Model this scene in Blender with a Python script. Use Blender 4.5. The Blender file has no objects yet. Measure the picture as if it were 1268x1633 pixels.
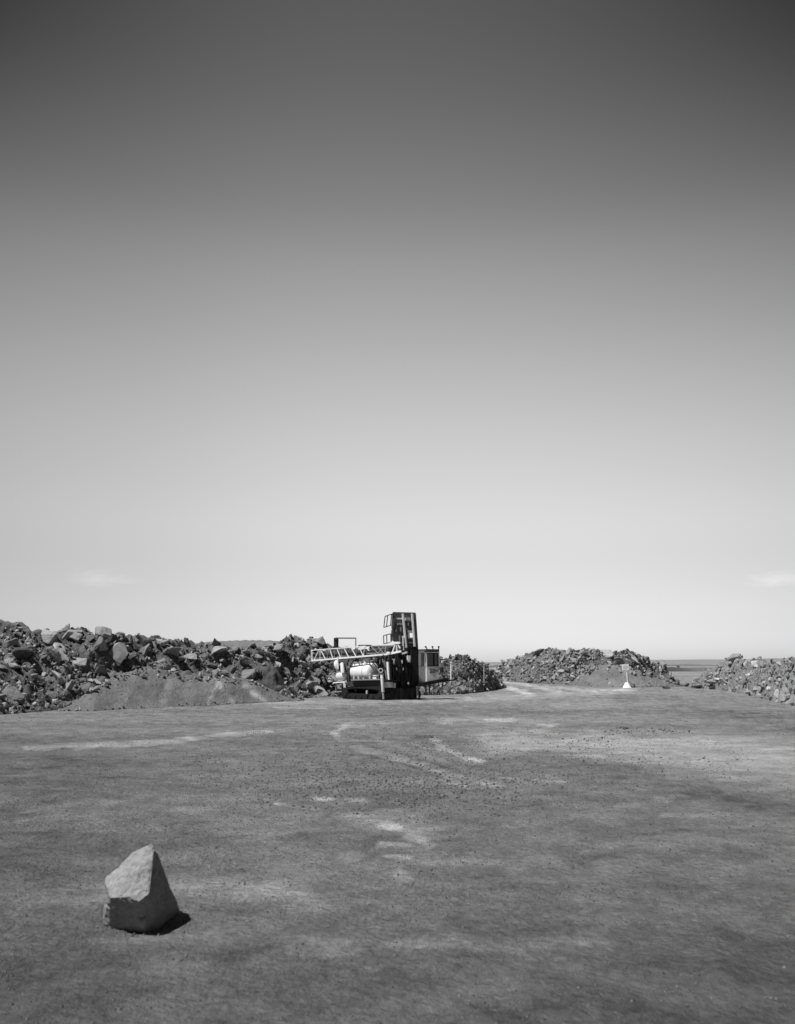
import bpy, bmesh, math, random
import numpy as np
from mathutils import Vector, Matrix, noise as mnoise

random.seed(7)
RNG = np.random.default_rng(7)
S = bpy.context.scene
COL = S.collection

# ------------------------------------------------------------------ camera
H = 2.2                       # eye height, metres
F = 1360.0                    # focal length in photograph pixels (1268 x 1633)
PW, PH, HORIZON = 1268.0, 1633.0, 1057.0
TILT = math.atan((HORIZON - PH / 2) / F)
cam_d = bpy.data.cameras.new("camera")
cam_d.sensor_fit = 'HORIZONTAL'
cam_d.sensor_width = 36.0
cam_d.lens = 36.0 * F / PW
cam_d.clip_start = 0.1
cam_d.clip_end = 20000
cam_d.dof.use_dof = True
cam_d.dof.focus_distance = 55.0
cam_d.dof.aperture_fstop = 3.2
cam = bpy.data.objects.new("camera", cam_d)
cam.location = (0, 0, H)
cam.rotation_euler = (math.pi / 2 + TILT, 0, 0)
COL.objects.link(cam)
S.camera = cam

# ------------------------------------------------------------------ sky and sun (black and white film behind a red filter)
SUN_EL, SUN_AZ = 60.0, 235.0
w = bpy.data.worlds.new("World")
S.world = w
w.use_nodes = True
nt = w.node_tree
nt.nodes.clear()
out = nt.nodes.new("ShaderNodeOutputWorld")
bg = nt.nodes.new("ShaderNodeBackground")
sky = nt.nodes.new("ShaderNodeTexSky")
sky.sky_type = 'NISHITA'
sky.sun_disc = False
sky.sun_elevation = math.radians(SUN_EL)
sky.sun_rotation = math.radians(SUN_AZ)
sky.altitude = 500
sky.air_density = 1.0
sky.dust_density = 1.2
sky.ozone_density = 3.0
sep = nt.nodes.new("ShaderNodeSeparateColor")
nt.links.new(sky.outputs[0], sep.inputs[0])


def wmath(op, a, b=None, clamp=False):
    n = nt.nodes.new("ShaderNodeMath")
    n.operation = op
    n.use_clamp = clamp
    for i, v in enumerate((a, b)):
        if v is None:
            continue
        if isinstance(v, (int, float)):
            n.inputs[i].default_value = v
        else:
            nt.links.new(v, n.inputs[i])
    return n.outputs[0]


tc = nt.nodes.new("ShaderNodeTexCoord")
sx = nt.nodes.new("ShaderNodeSeparateXYZ")
nt.links.new(tc.outputs['Generated'], sx.inputs[0])


def wcurve(src, pts):
    """smooth response curve through (x, y) points, x and y in 0..1"""
    n = nt.nodes.new("ShaderNodeFloatCurve")
    cv = n.mapping.curves[0]
    cv.points[0].location = pts[0]
    cv.points[-1].location = pts[-1]
    for p in pts[1:-1]:
        cv.points.new(*p)
    n.mapping.update()
    nt.links.new(src, n.inputs['Value'])
    return n.outputs[0]


# filter and film response by height above the horizon, and a dimming to both sides
RESP = [(0.0, 0.50), (0.03, 0.465), (0.06, 0.50), (0.10, 0.575), (0.20, 0.82), (0.29, 0.90), (0.38, 0.84), (0.52, 0.53), (0.65, 0.31), (0.80, 0.20), (1.0, 0.15)]
resp = wmath('MULTIPLY', wcurve(sx.outputs[2], RESP), 4.0)
side = wcurve(wmath('ADD', wmath('MULTIPLY', sx.outputs[0], 0.5), 0.5), [(0.0, 0.5), (0.3, 0.86), (0.36, 0.90), (0.45, 0.98), (0.52, 1.0), (0.62, 1.0), (0.72, 0.96), (1.0, 0.5)])
back = wmath('ADD', wmath('MULTIPLY', wmath('ADD', wmath('MULTIPLY', sx.outputs[1], 1.1), 0.25, clamp=True), 0.80), 0.20)  # darkens the sky behind the camera on purpose, to deepen shade
filt = wmath('MULTIPLY', wmath('MULTIPLY', sep.outputs[0], resp), wmath('MULTIPLY', side, back))
# lens vignetting painted into the sky, darkening both upper corners
z4 = wmath('POWER', wmath('MAXIMUM', sx.outputs[2], 0.0), 4.0)
vignette = wmath('MULTIPLY', wmath('MULTIPLY', sx.outputs[0], sx.outputs[0]), wmath('ADD', wmath('MULTIPLY', z4, 27.0), 0.8))
vignette = wmath('SUBTRACT', 1.0, vignette)
filt = wmath('MULTIPLY', filt, wmath('MINIMUM', wmath('MAXIMUM', vignette, 0.3), 1.1))


def pix_dir(px, py):
    v = -(py - PH / 2) / F
    c, s = math.cos(TILT), math.sin(TILT)
    return Vector(((px - PW / 2) / F, c - s * v, s + c * v))


def wisp(px, py, sx, sz, gain):
    """a small fair-weather cloud low in the sky, fixed to a compass direction"""
    d = pix_dir(px, py).normalized()
    sub = nt.nodes.new("ShaderNodeVectorMath")
    sub.operation = 'SUBTRACT'
    nt.links.new(tc.outputs['Generated'], sub.inputs[0])
    sub.inputs[1].default_value = d
    mul = nt.nodes.new("ShaderNodeVectorMath")
    mul.operation = 'MULTIPLY'
    nt.links.new(sub.outputs[0], mul.inputs[0])
    mul.inputs[1].default_value = (1 / sx, 1 / sx, 1 / sz)
    ln = nt.nodes.new("ShaderNodeVectorMath")
    ln.operation = 'LENGTH'
    nt.links.new(mul.outputs[0], ln.inputs[0])
    nz = nt.nodes.new("ShaderNodeTexNoise")
    nz.inputs['Scale'].default_value = 2.2
    nz.inputs['Detail'].default_value = 5
    nt.links.new(mul.outputs[0], nz.inputs['Vector'])
    r = wmath('SUBTRACT', 1.25, ln.outputs['Value'])
    r = wmath('ADD', r, wmath('MULTIPLY', wmath('SUBTRACT', nz.outputs[0], 0.5), 1.6))
    r = wmath('MULTIPLY', r, 0.8, clamp=True)
    return wmath('MULTIPLY', r, gain)


CLOUD = 1.0
wsum = wmath('ADD', wisp(155, 923, 0.028, 0.009, CLOUD * 0.75), wisp(1243, 923, 0.030, 0.008, CLOUD))
wsum = wmath('ADD', wsum, wisp(205, 926, 0.018, 0.004, CLOUD * 0.3))
filt = wmath('ADD', filt, wsum)
cmb = nt.nodes.new("ShaderNodeCombineColor")
for i in range(3):
    nt.links.new(filt, cmb.inputs[i])
nt.links.new(cmb.outputs[0], bg.inputs[0])
bg.inputs[1].default_value = 0.1
nt.links.new(bg.outputs[0], out.inputs[0])

el, az = math.radians(SUN_EL), math.radians(SUN_AZ)
to_sun = Vector((math.cos(el) * math.sin(az), math.cos(el) * math.cos(az), math.sin(el)))
sun_d = bpy.data.lights.new("sun", 'SUN')
sun_d.energy = 5.0
sun_d.angle = math.radians(0.53)
sun_d.color = (1, 1, 1)
sun = bpy.data.objects.new("sun", sun_d)
sun.rotation_euler = (-to_sun).to_track_quat('-Z', 'Y').to_euler()
sun.location = to_sun * 300
COL.objects.link(sun)

S.view_settings.view_transform = 'Standard'
S.view_settings.look = 'None'
S.view_settings.exposure = 0.0
S.view_settings.gamma = 1.0
S.render.filter_size = 2.3
S.cycles.max_bounces = 4
S.cycles.use_denoising = True

# ------------------------------------------------------------------ helpers


def ray_ground(px, py, z=0.0):
    d = pix_dir(px, py)
    t = (z - H) / d.z
    return Vector((0, 0, H)) + d * t


def ray_depth(px, py, Y):
    d = pix_dir(px, py)
    return Vector((0, 0, H)) + d * (Y / d.y)


def hash3(ix, iy, iz, seed):
    n = (ix.astype(np.int64) * 374761393 + iy.astype(np.int64) * 668265263 + iz.astype(np.int64) * 2147483647 + seed * 974711) & 0xFFFFFFFF
    n = ((n ^ (n >> 13)) * 1274126177) & 0xFFFFFFFF
    n = (n ^ (n >> 16)) * 2246822519 & 0xFFFFFFFF
    return ((n ^ (n >> 15)) & 0xFFFFFF) / float(0xFFFFFF)


def vnoise(x, y, seed=0):
    ix, iy = np.floor(x), np.floor(y)
    fx, fy = x - ix, y - iy
    fx = fx * fx * fx * (fx * (fx * 6 - 15) + 10)
    fy = fy * fy * fy * (fy * (fy * 6 - 15) + 10)
    z = np.zeros_like(ix)
    a, b = hash3(ix, iy, z, seed), hash3(ix + 1, iy, z, seed)
    c, d = hash3(ix, iy + 1, z, seed), hash3(ix + 1, iy + 1, z, seed)
    return (a * (1 - fx) + b * fx) * (1 - fy) + (c * (1 - fx) + d * fx) * fy - 0.5


def fbm(x, y, scale=1.0, octaves=4, seed=0, gain=0.5):
    r, amp, f = 0.0, 1.0, scale
    for o in range(octaves):
        r = r + amp * vnoise(x * f + 17.3 * o, y * f - 9.1 * o, seed + o)
        amp *= gain
        f *= 2.03
    return r


def sm(a, b, x):
    t = np.clip((x - a) / (b - a), 0, 1)
    return t * t * (3 - 2 * t)


def mesh_np(name, verts, faces):
    """verts (n,3) array, faces (m,3) or (m,4) array"""
    me = bpy.data.meshes.new(name)
    verts = np.asarray(verts, dtype=np.float32)
    faces = np.asarray(faces, dtype=np.int32)
    k = faces.shape[1]
    me.vertices.add(len(verts))
    me.vertices.foreach_set("co", verts.ravel())
    me.loops.add(faces.size)
    me.loops.foreach_set("vertex_index", faces.ravel())
    me.polygons.add(len(faces))
    me.polygons.foreach_set("loop_start", np.arange(0, faces.size, k, dtype=np.int32))
    me.update(calc_edges=True)
    me.validate()
    return me


def obj(name, me, mat=None, parent=None, smooth=False):
    o = bpy.data.objects.new(name, me)
    COL.objects.link(o)
    if mat is not None:
        me.materials.clear()
        me.materials.append(mat)
    if smooth:
        me.polygons.foreach_set("use_smooth", [True] * len(me.polygons))
    if parent is not None:
        o.parent = parent
    return o


def tag(o, label=None, cat=None, group=None, kind=None):
    if label:
        o["label"] = label
    if cat:
        o["category"] = cat
    if group:
        o["group"] = group
    if kind:
        o["kind"] = kind
    return o


# ------------------------------------------------------------------ materials (a monochrome photograph: neutral greys only)
def g3(v):
    return (v, v, v, 1)


def mat(name, base, var=0.3, scale=4.0, rough=0.85, bump=0.0, bump_scale=None, bump_dist=0.02, metal=0.0,
        island=0.0, objvar=0.0, attr=None, spec=0.3, stretch=None, fine=0.0):
    m = bpy.data.materials.new(name)
    m.use_nodes = True
    t = m.node_tree
    b = t.nodes['Principled BSDF']
    b.inputs['Roughness'].default_value = rough
    b.inputs['Metallic'].default_value = metal
    b.inputs['Specular IOR Level'].default_value = spec
    co = t.nodes.new("ShaderNodeTexCoord")

    def mth(op, a, c):
        n = t.nodes.new("ShaderNodeMath")
        n.operation = op
        for i, v in enumerate((a, c)):
            if isinstance(v, (int, float)):
                n.inputs[i].default_value = v
            else:
                t.links.new(v, n.inputs[i])
        return n.outputs[0]

    vec = co.outputs['Object']
    if stretch:
        mp = t.nodes.new("ShaderNodeMapping")
        mp.inputs['Scale'].default_value = stretch
        t.links.new(vec, mp.inputs[0])
        vec = mp.outputs[0]

    def noise(sc, det=6.0, ro=0.6):
        n = t.nodes.new("ShaderNodeTexNoise")
        n.inputs['Scale'].default_value = sc
        n.inputs['Detail'].default_value = det
        n.inputs['Roughness'].default_value = ro
        t.links.new(vec, n.inputs['Vector'])
        return n.outputs[0]

    val = mth('ADD', mth('MULTIPLY', mth('SUBTRACT', noise(scale), 0.5), 2.4 * var), 1.0)
    if fine:
        val = mth('ADD', val, mth('MULTIPLY', mth('SUBTRACT', noise(scale * 9, 4), 0.5), 2.4 * fine))
    val = mth('MULTIPLY', val, base)
    if island:
        gm = t.nodes.new("ShaderNodeNewGeometry")
        val = mth('MULTIPLY', val, mth('ADD', mth('MULTIPLY', mth('SUBTRACT', gm.outputs['Random Per Island'], 0.5), 2 * island), 1.0))
    if objvar:
        oi = t.nodes.new("ShaderNodeObjectInfo")
        val = mth('MULTIPLY', val, mth('ADD', mth('MULTIPLY', mth('SUBTRACT', oi.outputs['Random'], 0.5), 2 * objvar), 1.0))
    if attr:
        at = t.nodes.new("ShaderNodeAttribute")
        at.attribute_name = attr
        val = mth('MULTIPLY', val, at.outputs['Fac'])
    cc = t.nodes.new("ShaderNodeCombineColor")
    for i in range(3):
        t.links.new(val, cc.inputs[i])
    t.links.new(cc.outputs[0], b.inputs['Base Color'])
    if bump:
        bn = t.nodes.new("ShaderNodeBump")
        bn.inputs['Strength'].default_value = bump
        bn.inputs['Distance'].default_value = bump_dist
        t.links.new(noise(bump_scale or scale * 3, 8, 0.7), bn.inputs['Height'])
        t.links.new(bn.outputs[0], b.inputs['Normal'])
    return m


M_GROUND = mat('dirt', 0.325, 0.34, 1.3, 0.95, 1.0, 13.0, 0.22, attr='albedo', fine=0.5, spec=0.1)
M_HEAP = mat('rubble_dirt', 0.135, 0.5, 1.3, 0.95, 0.9, 5.0, 0.12, spec=0.1, attr='albedo', fine=0.3)
M_MOUND = mat('loose_dirt', 0.20, 0.34, 0.9, 0.95, 1.0, 7.0, 0.14, spec=0.1, attr='albedo', fine=0.25)
M_ROCK = mat('quarry_rock', 0.25, 0.45, 2.2, 0.9, 0.9, 5.0, 0.07, objvar=0.65, spec=0.2, fine=0.25)
M_ROCKPALE = mat('pale_quarry_rock', 0.36, 0.4, 2.2, 0.9, 0.9, 5.0, 0.07, objvar=0.55, spec=0.2, fine=0.25)
M_RUBBLE = mat('small_rubble', 0.22, 0.4, 1.5, 0.9, 0.4, 8.0, 0.03, island=0.75, spec=0.15)
M_GRAVEL = mat('gravel', 0.125, 0.25, 3.0, 0.9, 0.3, 20.0, 0.01, island=0.55, spec=0.15)
M_PALE = mat('pale_rock', 0.36, 0.25, 2.0, 0.9, 0.5, 6.0, 0.03, spec=0.2)
M_MID = mat('grey_rock', 0.27, 0.35, 2.0, 0.9, 0.6, 6.0, 0.03, spec=0.2)
M_DARK = mat('dark_rock', 0.07, 0.35, 2.0, 0.9, 0.6, 6.0, 0.03, spec=0.2)
M_BOULDER = mat('boulder_stone', 0.335, 0.25, 3.5, 0.9, 0.9, 18.0, 0.03, spec=0.1, fine=0.35)
M_WHITE = mat('white_paint', 0.86, 0.10, 3.0, 0.5, fine=0.05)
M_TANK = mat('tank_paint', 0.88, 0.06, 2.0, 0.4, fine=0.04)
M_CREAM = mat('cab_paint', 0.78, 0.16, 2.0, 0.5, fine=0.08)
M_CABSHADE = mat('cab_side_shaded', 0.42, 0.2, 2.0, 0.5, fine=0.08)  # cab colour darkened, the shade on this side is put into it
M_BEAM = mat('grey_steel', 0.30, 0.3, 3.0, 0.55, fine=0.1)
M_LIGHTSTEEL = mat('light_steel', 0.46, 0.25, 3.0, 0.55, fine=0.1)
M_STEEL = mat('dark_steel', 0.06, 0.4, 3.0, 0.55, fine=0.1)
M_TOWER = mat('tower_steel', 0.12, 0.4, 3.0, 0.6, fine=0.15)
M_BLACK = mat('black_rubber', 0.014, 0.4, 3.0, 0.75)
M_TRACK = mat('track_steel', 0.020, 0.5, 5.0, 0.6, fine=0.2)
M_GLASS = mat('reflection_glass', 0.16, 0.7, 1.5, 0.15, spec=0.5, fine=0.3)  # pale uneven base colour paints in the window reflections
M_MESHWIRE = mat('dusty_mesh', 0.66, 0.4, 9.0, 0.8, fine=0.3)
M_INK = mat('sign_ink', 0.06, 0.1, 3.0, 0.6)

# ------------------------------------------------------------------ the ground
def poly_dist(px, py, pts, sy=1.0):
    """distance (photograph pixels, vertical scaled) from points to a polyline"""
    best = np.full(px.shape, 1e9)
    for (x0, y0), (x1, y1) in zip(pts[:-1], pts[1:]):
        dx, dy = x1 - x0, (y1 - y0) * sy
        L = dx * dx + dy * dy + 1e-9
        t = np.clip(((px - x0) * dx + (py - y0) * sy * dy) / L, 0, 1)
        best = np.minimum(best, np.hypot(px - x0 - t * dx, (py - y0) * sy - t * dy))
    return best


def project(x, y, z):
    c, s = math.cos(TILT), math.sin(TILT)
    fy = y * c + (z - H) * s
    up = -y * s + (z - H) * c
    fy = np.maximum(fy, 0.05)
    return PW / 2 + F * x / fy, PH / 2 - F * up / fy


TRACKS = [  # polyline where a wheel track or scraped strip lies, half width, sharpness, change of tone
    ([(40, 1194), (200, 1186), (300, 1179)], 4, 1.0, 0.45),
    ([(300, 1179), (360, 1172), (432, 1165)], 3, 1.0, 0.35),
    ([(365, 1169), (430, 1165)], 2, 1.0, 0.3),
    ([(335, 1119), (560, 1122), (760, 1115), (900, 1107), (1010, 1101)], 4, 0.6, 0.30),
    ([(530, 1172), (545, 1160), (590, 1154), (640, 1152)], 3, 1.0, 0.2),
    ([(690, 1178), (705, 1193), (730, 1206), (765, 1215)], 4, 1.0, 0.38),
    ([(745, 1212), (768, 1215)], 2.5, 1.0, 0.4),
    ([(560, 1190), (640, 1208), (740, 1240), (800, 1252)], 4, 1.0, 0.16),
    ([(600, 1180), (700, 1215), (820, 1245), (900, 1248)], 3, 1.0, 0.14),
    ([(700, 1150), (780, 1147), (880, 1155)], 4, 0.8, 0.26),
    ([(780, 1149), (815, 1147)], 3, 1.0, 0.35),
    ([(780, 1090), (815, 1097), (845, 1108)], 3, 1.0, 0.50),
    ([(800, 1087), (850, 1094), (890, 1103)], 2.5, 1.0, 0.40),
    ([(870, 1094), (930, 1101), (1000, 1101)], 2, 1.0, 0.35),
    ([(850, 1130), (950, 1124), (1060, 1122)], 4, 0.6, 0.18),
    ([(860, 1200), (940, 1220), (1040, 1244), (1268, 1296)], 9, 0.7, -0.10),
    ([(1000, 1246), (1120, 1268), (1300, 1306)], 12, 0.7, -0.08),
    ([(400, 1276), (500, 1274), (585, 1276)], 4, 1.0, 0.12),
    ([(504, 1274), (523, 1274)], 4, 1.0, 0.50),
    ([(558, 1276), (577, 1275)], 4, 1.0, 0.42),
    ([(445, 1281), (505, 1290)], 3, 1.0, 0.28),
    ([(560, 1300), (612, 1312), (690, 1332)], 9, 0.8, 0.20),
    ([(612, 1318), (632, 1319)], 5, 1.0, 0.45),
    ([(650, 1331), (668, 1333), (690, 1348)], 5, 1.0, 0.32),
    ([(612, 1346), (650, 1347)], 5, 1.0, 0.50),
    ([(622, 1366), (650, 1366)], 4, 1.0, 0.45),
    ([(628, 1385), (648, 1403)], 5, 1.0, 0.42),
    ([(650, 1370), (800, 1380)], 6, 0.8, 0.16),
    ([(105, 1278), (180, 1278)], 5, 0.8, 0.26),
    ([(40, 1308), (150, 1304)], 7, 0.8, 0.24),
    ([(110, 1372), (160, 1375)], 8, 0.8, 0.2),
    ([(20, 1430), (150, 1428), (280, 1418), (460, 1420)], 16, 0.6, 0.26),
    ([(140, 1500), (260, 1495), (340, 1490)], 8, 0.6, 0.20),
    ([(640, 1510), (720, 1510), (850, 1505), (960, 1506)], 9, 0.7, 0.26),
    ([(480, 1522), (560, 1520)], 8, 0.7, 0.14),
    ([(690, 1536), (800, 1540)], 8, 0.7, 0.08),
    ([(1050, 1272), (1090, 1270)], 3, 1.0, 0.3),
    ([(1060, 1299), (1180, 1298)], 4, 1.0, 0.2),
    ([(930, 1350), (1060, 1345)], 10, 0.6, 0.12),
    ([(440, 1128), (520, 1130)], 1.5, 1.0, 0.3),
    ([(536, 1176), (534, 1170), (548, 1160), (566, 1151)], 2.5, 1.0, 0.30),
    ([(542, 1180), (620, 1182), (700, 1196)], 2, 1.0, 0.14),
    ([(565, 1196), (630, 1210), (700, 1232), (745, 1256)], 2.5, 1.0, 0.22),
    ([(585, 1190), (650, 1206), (720, 1226)], 1.8, 1.0, -0.16),
    ([(575, 1203), (640, 1218), (700, 1240)], 1.8, 1.0, -0.16),
    ([(707, 1246), (739, 1254)], 2.5, 1.0, 0.35),
    ([(765, 1250), (790, 1253)], 2.5, 1.0, 0.3),
    ([(855, 1244), (900, 1247)], 2, 1.0, 0.3),
    ([(443, 1281), (458, 1282)], 2.5, 1.0, 0.4),
    ([(590, 1310), (602, 1311)], 3, 1.0, 0.4),
    ([(550, 1301), (575, 1302)], 2.5, 1.0, 0.3),
    ([(860, 1157), (890, 1156)], 2, 1.0, 0.3),
    ([(660, 1176), (690, 1174)], 2, 1.0, -0.3),
    ([(640, 1560), (720, 1590), (860, 1633)], 9, 0.7, -0.14),
    ([(880, 1580), (1000, 1600), (1180, 1640)], 10, 0.7, -0.14),
    ([(300, 1520), (420, 1512)], 7, 0.7, -0.12),
    ([(1000, 1118), (1268, 1150)], 10, 0.4, -0.14),
    ([(0, 1215), (250, 1208), (420, 1200)], 10, 0.5, -0.10),
    ([(0, 1345), (130, 1350)], 16, 0.5, -0.12),
    ([(300, 1465), (620, 1455)], 14, 0.5, -0.08),
]


def ground_z(x, y):
    d = np.hypot(x, y)
    near = 1 - sm(60, 160, d)
    z = near * (0.05 * fbm(x, y, 0.18, 3, 3) + 0.022 * fbm(x, y, 1.6, 4, 9) * (1 - sm(25, 60, d)) + 0.020 * np.abs(fbm(x, y, 5.0, 3, 19)) * (1 - sm(14, 30, d)))
    return z


def build_ground():
    rows = list(np.geomspace(0.4, 4.4, 14))
    for py in np.arange(1660, 1060.2, -1.25):
        d = pix_dir(PW / 2, py)
        rows.append(d.y * (-H / d.z))
    rows = [r for r in rows if r < 1600]
    rows = sorted(set(rows)) + [1900, 2500, 3500, 5500, 9000, 14000]
    r = np.array(rows)
    th = np.concatenate([np.radians(np.linspace(-180, -34, 60))[:-1], np.radians(np.linspace(-34, 34, 560)), np.radians(np.linspace(34, 180, 60))[1:]])
    nr, nt_ = len(r), len(th)
    R, T = np.meshgrid(r, th, indexing='ij')
    x, y = R * np.sin(T), R * np.cos(T)
    z = ground_z(x, y)
    ctr = np.array([[0, 0, 0]])
    v = np.concatenate([np.stack([x.ravel(), y.ravel(), z.ravel()], 1), ctr])
    i = np.arange(nr - 1)[:, None] * nt_ + np.arange(nt_ - 1)[None, :]
    f = np.stack([i, i + 1, i + nt_ + 1, i + nt_], -1).reshape(-1, 4)
    me = mesh_np('ground', v, f[:, ::-1])
    # tone of the dirt: compacted and scraped strips are paler, others darker
    px, py = project(x, y, z)
    infront = (np.abs(T) < math.radians(45))
    px = np.where(infront, px, -9999.0)
    wob = 5 * fbm(x, y, 0.9, 3, 40)
    warp = fbm(x, y, 0.25, 3, 50)
    a = np.ones_like(x)
    a += 0.26 * fbm(x * 0.35, y, 0.35, 5, 20, 0.6) + 0.22 * fbm(x, y, 1.1, 5, 30, 0.65) + 0.34 * fbm(x, y, 4.0, 4, 33, 0.7)
    fine, fine2 = fbm(x, y, 2.6, 4, 62, 0.6), fbm(x, y, 2.2, 4, 63, 0.6)
    rag = 0.55 + 1.1 * np.clip(0.5 + fbm(x, y, 2.4, 4, 61), 0, 1)
    for pts, hw, sharp, amt in TRACKS:
        d = poly_dist(px + 5 * warp + 2.5 * hw * fine, py + 0.18 * hw * wob + 0.8 * hw * fine2, pts, 2.2) / 2.2
        a += (1.3 if amt < 0 else 1.6) * amt * np.exp(-(d / hw) ** (4 if sharp >= 1 else 2)) * rag
    # the wide pale loop of packed dirt on the right, streaked along its run
    poly = [(790, 1182), (880, 1186), (1000, 1192), (1130, 1204), (1300, 1222)]
    for k, (hw, amt) in enumerate(((15, 0.46), (25, 0.24))):
        grow = 1 + 0.9 * sm(850, 1250, px)
        d = poly_dist(px, py + 3 * wob, poly, 2.0) / 2.0
        a += amt * (1 - sm(0.6, 1.25, d / (hw * grow))) * (0.8 + 0.7 * (0.5 + fbm(px * 0.02, py * 0.35, 1.0, 3, 70)))
    # darker dirt close to the lens and at the sides, lens vignetting painted in
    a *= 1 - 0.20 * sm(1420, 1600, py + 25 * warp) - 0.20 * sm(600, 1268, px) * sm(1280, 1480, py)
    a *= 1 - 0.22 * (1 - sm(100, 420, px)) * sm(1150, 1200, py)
    # the trampled, cloddy middle
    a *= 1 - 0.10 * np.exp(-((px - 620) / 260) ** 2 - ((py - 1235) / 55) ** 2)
    far = sm(60, 300, np.hypot(x, y))
    a = a * (1 - far) + far * (0.74 + 0.6 * fbm(x * 0.8, y, 0.014, 5, 80, 0.65))
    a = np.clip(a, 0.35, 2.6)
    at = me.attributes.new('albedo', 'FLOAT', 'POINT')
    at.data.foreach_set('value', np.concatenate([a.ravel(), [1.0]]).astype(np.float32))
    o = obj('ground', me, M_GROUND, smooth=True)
    tag(o, 'bare grey quarry dirt with pale wheel tracks and pebbles', 'ground', kind='structure')
    return o


build_ground()


# ------------------------------------------------------------------ rocks: angular hulls
def rock_proto(seed, n=14, flat=0.75, sub=0, rough=0.05):
    r = random.Random(seed)
    bm = bmesh.new()
    for _ in range(n):
        while True:
            p = Vector((r.uniform(-1, 1), r.uniform(-1, 1), r.uniform(-1, 1)))
            if 0.55 < p.length < 1.1:
                break
        bm.verts.new((p.x, p.y * r.uniform(0.75, 1), p.z * flat))
    bmesh.ops.convex_hull(bm, input=bm.verts)
    bmesh.ops.delete(bm, geom=[v for v in bm.verts if not v.link_faces], context='VERTS')
    bmesh.ops.dissolve_limit(bm, angle_limit=math.radians(18), verts=bm.verts, edges=bm.edges)
    bmesh.ops.bevel(bm, geom=list(bm.edges), offset=0.06, segments=1, affect='EDGES', clamp_overlap=True)
    bmesh.ops.triangulate(bm, faces=bm.faces)
    if sub:
        bmesh.ops.subdivide_edges(bm, edges=bm.edges, cuts=sub, use_grid_fill=True)
        off = Vector((seed * 3.1, seed * 1.7, 0))
        for v in bm.verts:
            d = mnoise.fractal(v.co * 1.6 + off, 1.0, 2.0, 5)
            v.co += v.co.normalized() * d * rough
        bmesh.ops.triangulate(bm, faces=bm.faces)
    bmesh.ops.recalc_face_normals(bm, faces=bm.faces)
    return bm


BIG = []
for k in range(22):
    bm = rock_proto(100 + k, n=random.choice((9, 11, 13, 16)), flat=random.uniform(0.35, 0.75), sub=2, rough=0.11)
    me = bpy.data.meshes.new('rock')
    bm.to_mesh(me)
    bm.free()
    me.materials.append(M_ROCK)
    BIG.append(me)
SMALL = []
for k in range(16):
    bm = rock_proto(400 + k, n=random.choice((8, 10, 12)), flat=random.uniform(0.5, 0.9))
    bm.verts.ensure_lookup_table()
    V = np.array([v.co[:] for v in bm.verts])
    Fc = np.array([[v.index for v in f.verts] for f in bm.faces])
    SMALL.append((V, Fc))
    bm.free()
PEB = []
for k in range(10):
    r = random.Random(900 + k)
    bm = bmesh.new()
    bmesh.ops.create_icosphere(bm, subdivisions=1, radius=1)
    for v in bm.verts:
        v.co = Vector((v.co.x, v.co.y * r.uniform(.75, 1), v.co.z * .7)) * r.uniform(0.7, 1.2)
    V = np.array([v.co[:] for v in bm.verts])
    bm.verts.index_update()
    Fc = np.array([[v.index for v in f.verts] for f in bm.faces])
    PEB.append((V, Fc))
    bm.free()


def rand_rot(rng, full=True):
    a, b, c = rng.uniform(0, 6.283, 3)
    if not full:
        a, b = rng.normal(0, 0.35, 2)
    return np.array(Matrix.Rotation(c, 3, 'Z') @ Matrix.Rotation(b, 3, 'Y') @ Matrix.Rotation(a, 3, 'X'))


def scatter_mesh(items, protos, rng, base=None):
    """items: (x, y, z, size); joined with an optional (verts, faces) surface into one triangle mesh"""
    vs, fs, n = [], [], 0
    if base is not None:
        vs.append(base[0])
        fs.append(base[1])
        n = len(base[0])
    for x, y, z, s in items:
        V, Fc = protos[rng.integers(len(protos))]
        sc = s * rng.uniform(0.7, 1.25, 3)
        vs.append((V * sc) @ rand_rot(rng).T + np.array([x, y, z]))
        fs.append(Fc + n)
        n += len(V)
    return np.concatenate(vs), np.concatenate(fs)


# ------------------------------------------------------------------ rubble banks and dirt mounds
def lerp_pts(pts, q):
    xs, ys = zip(*pts)
    return np.interp(q, xs, ys)


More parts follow.
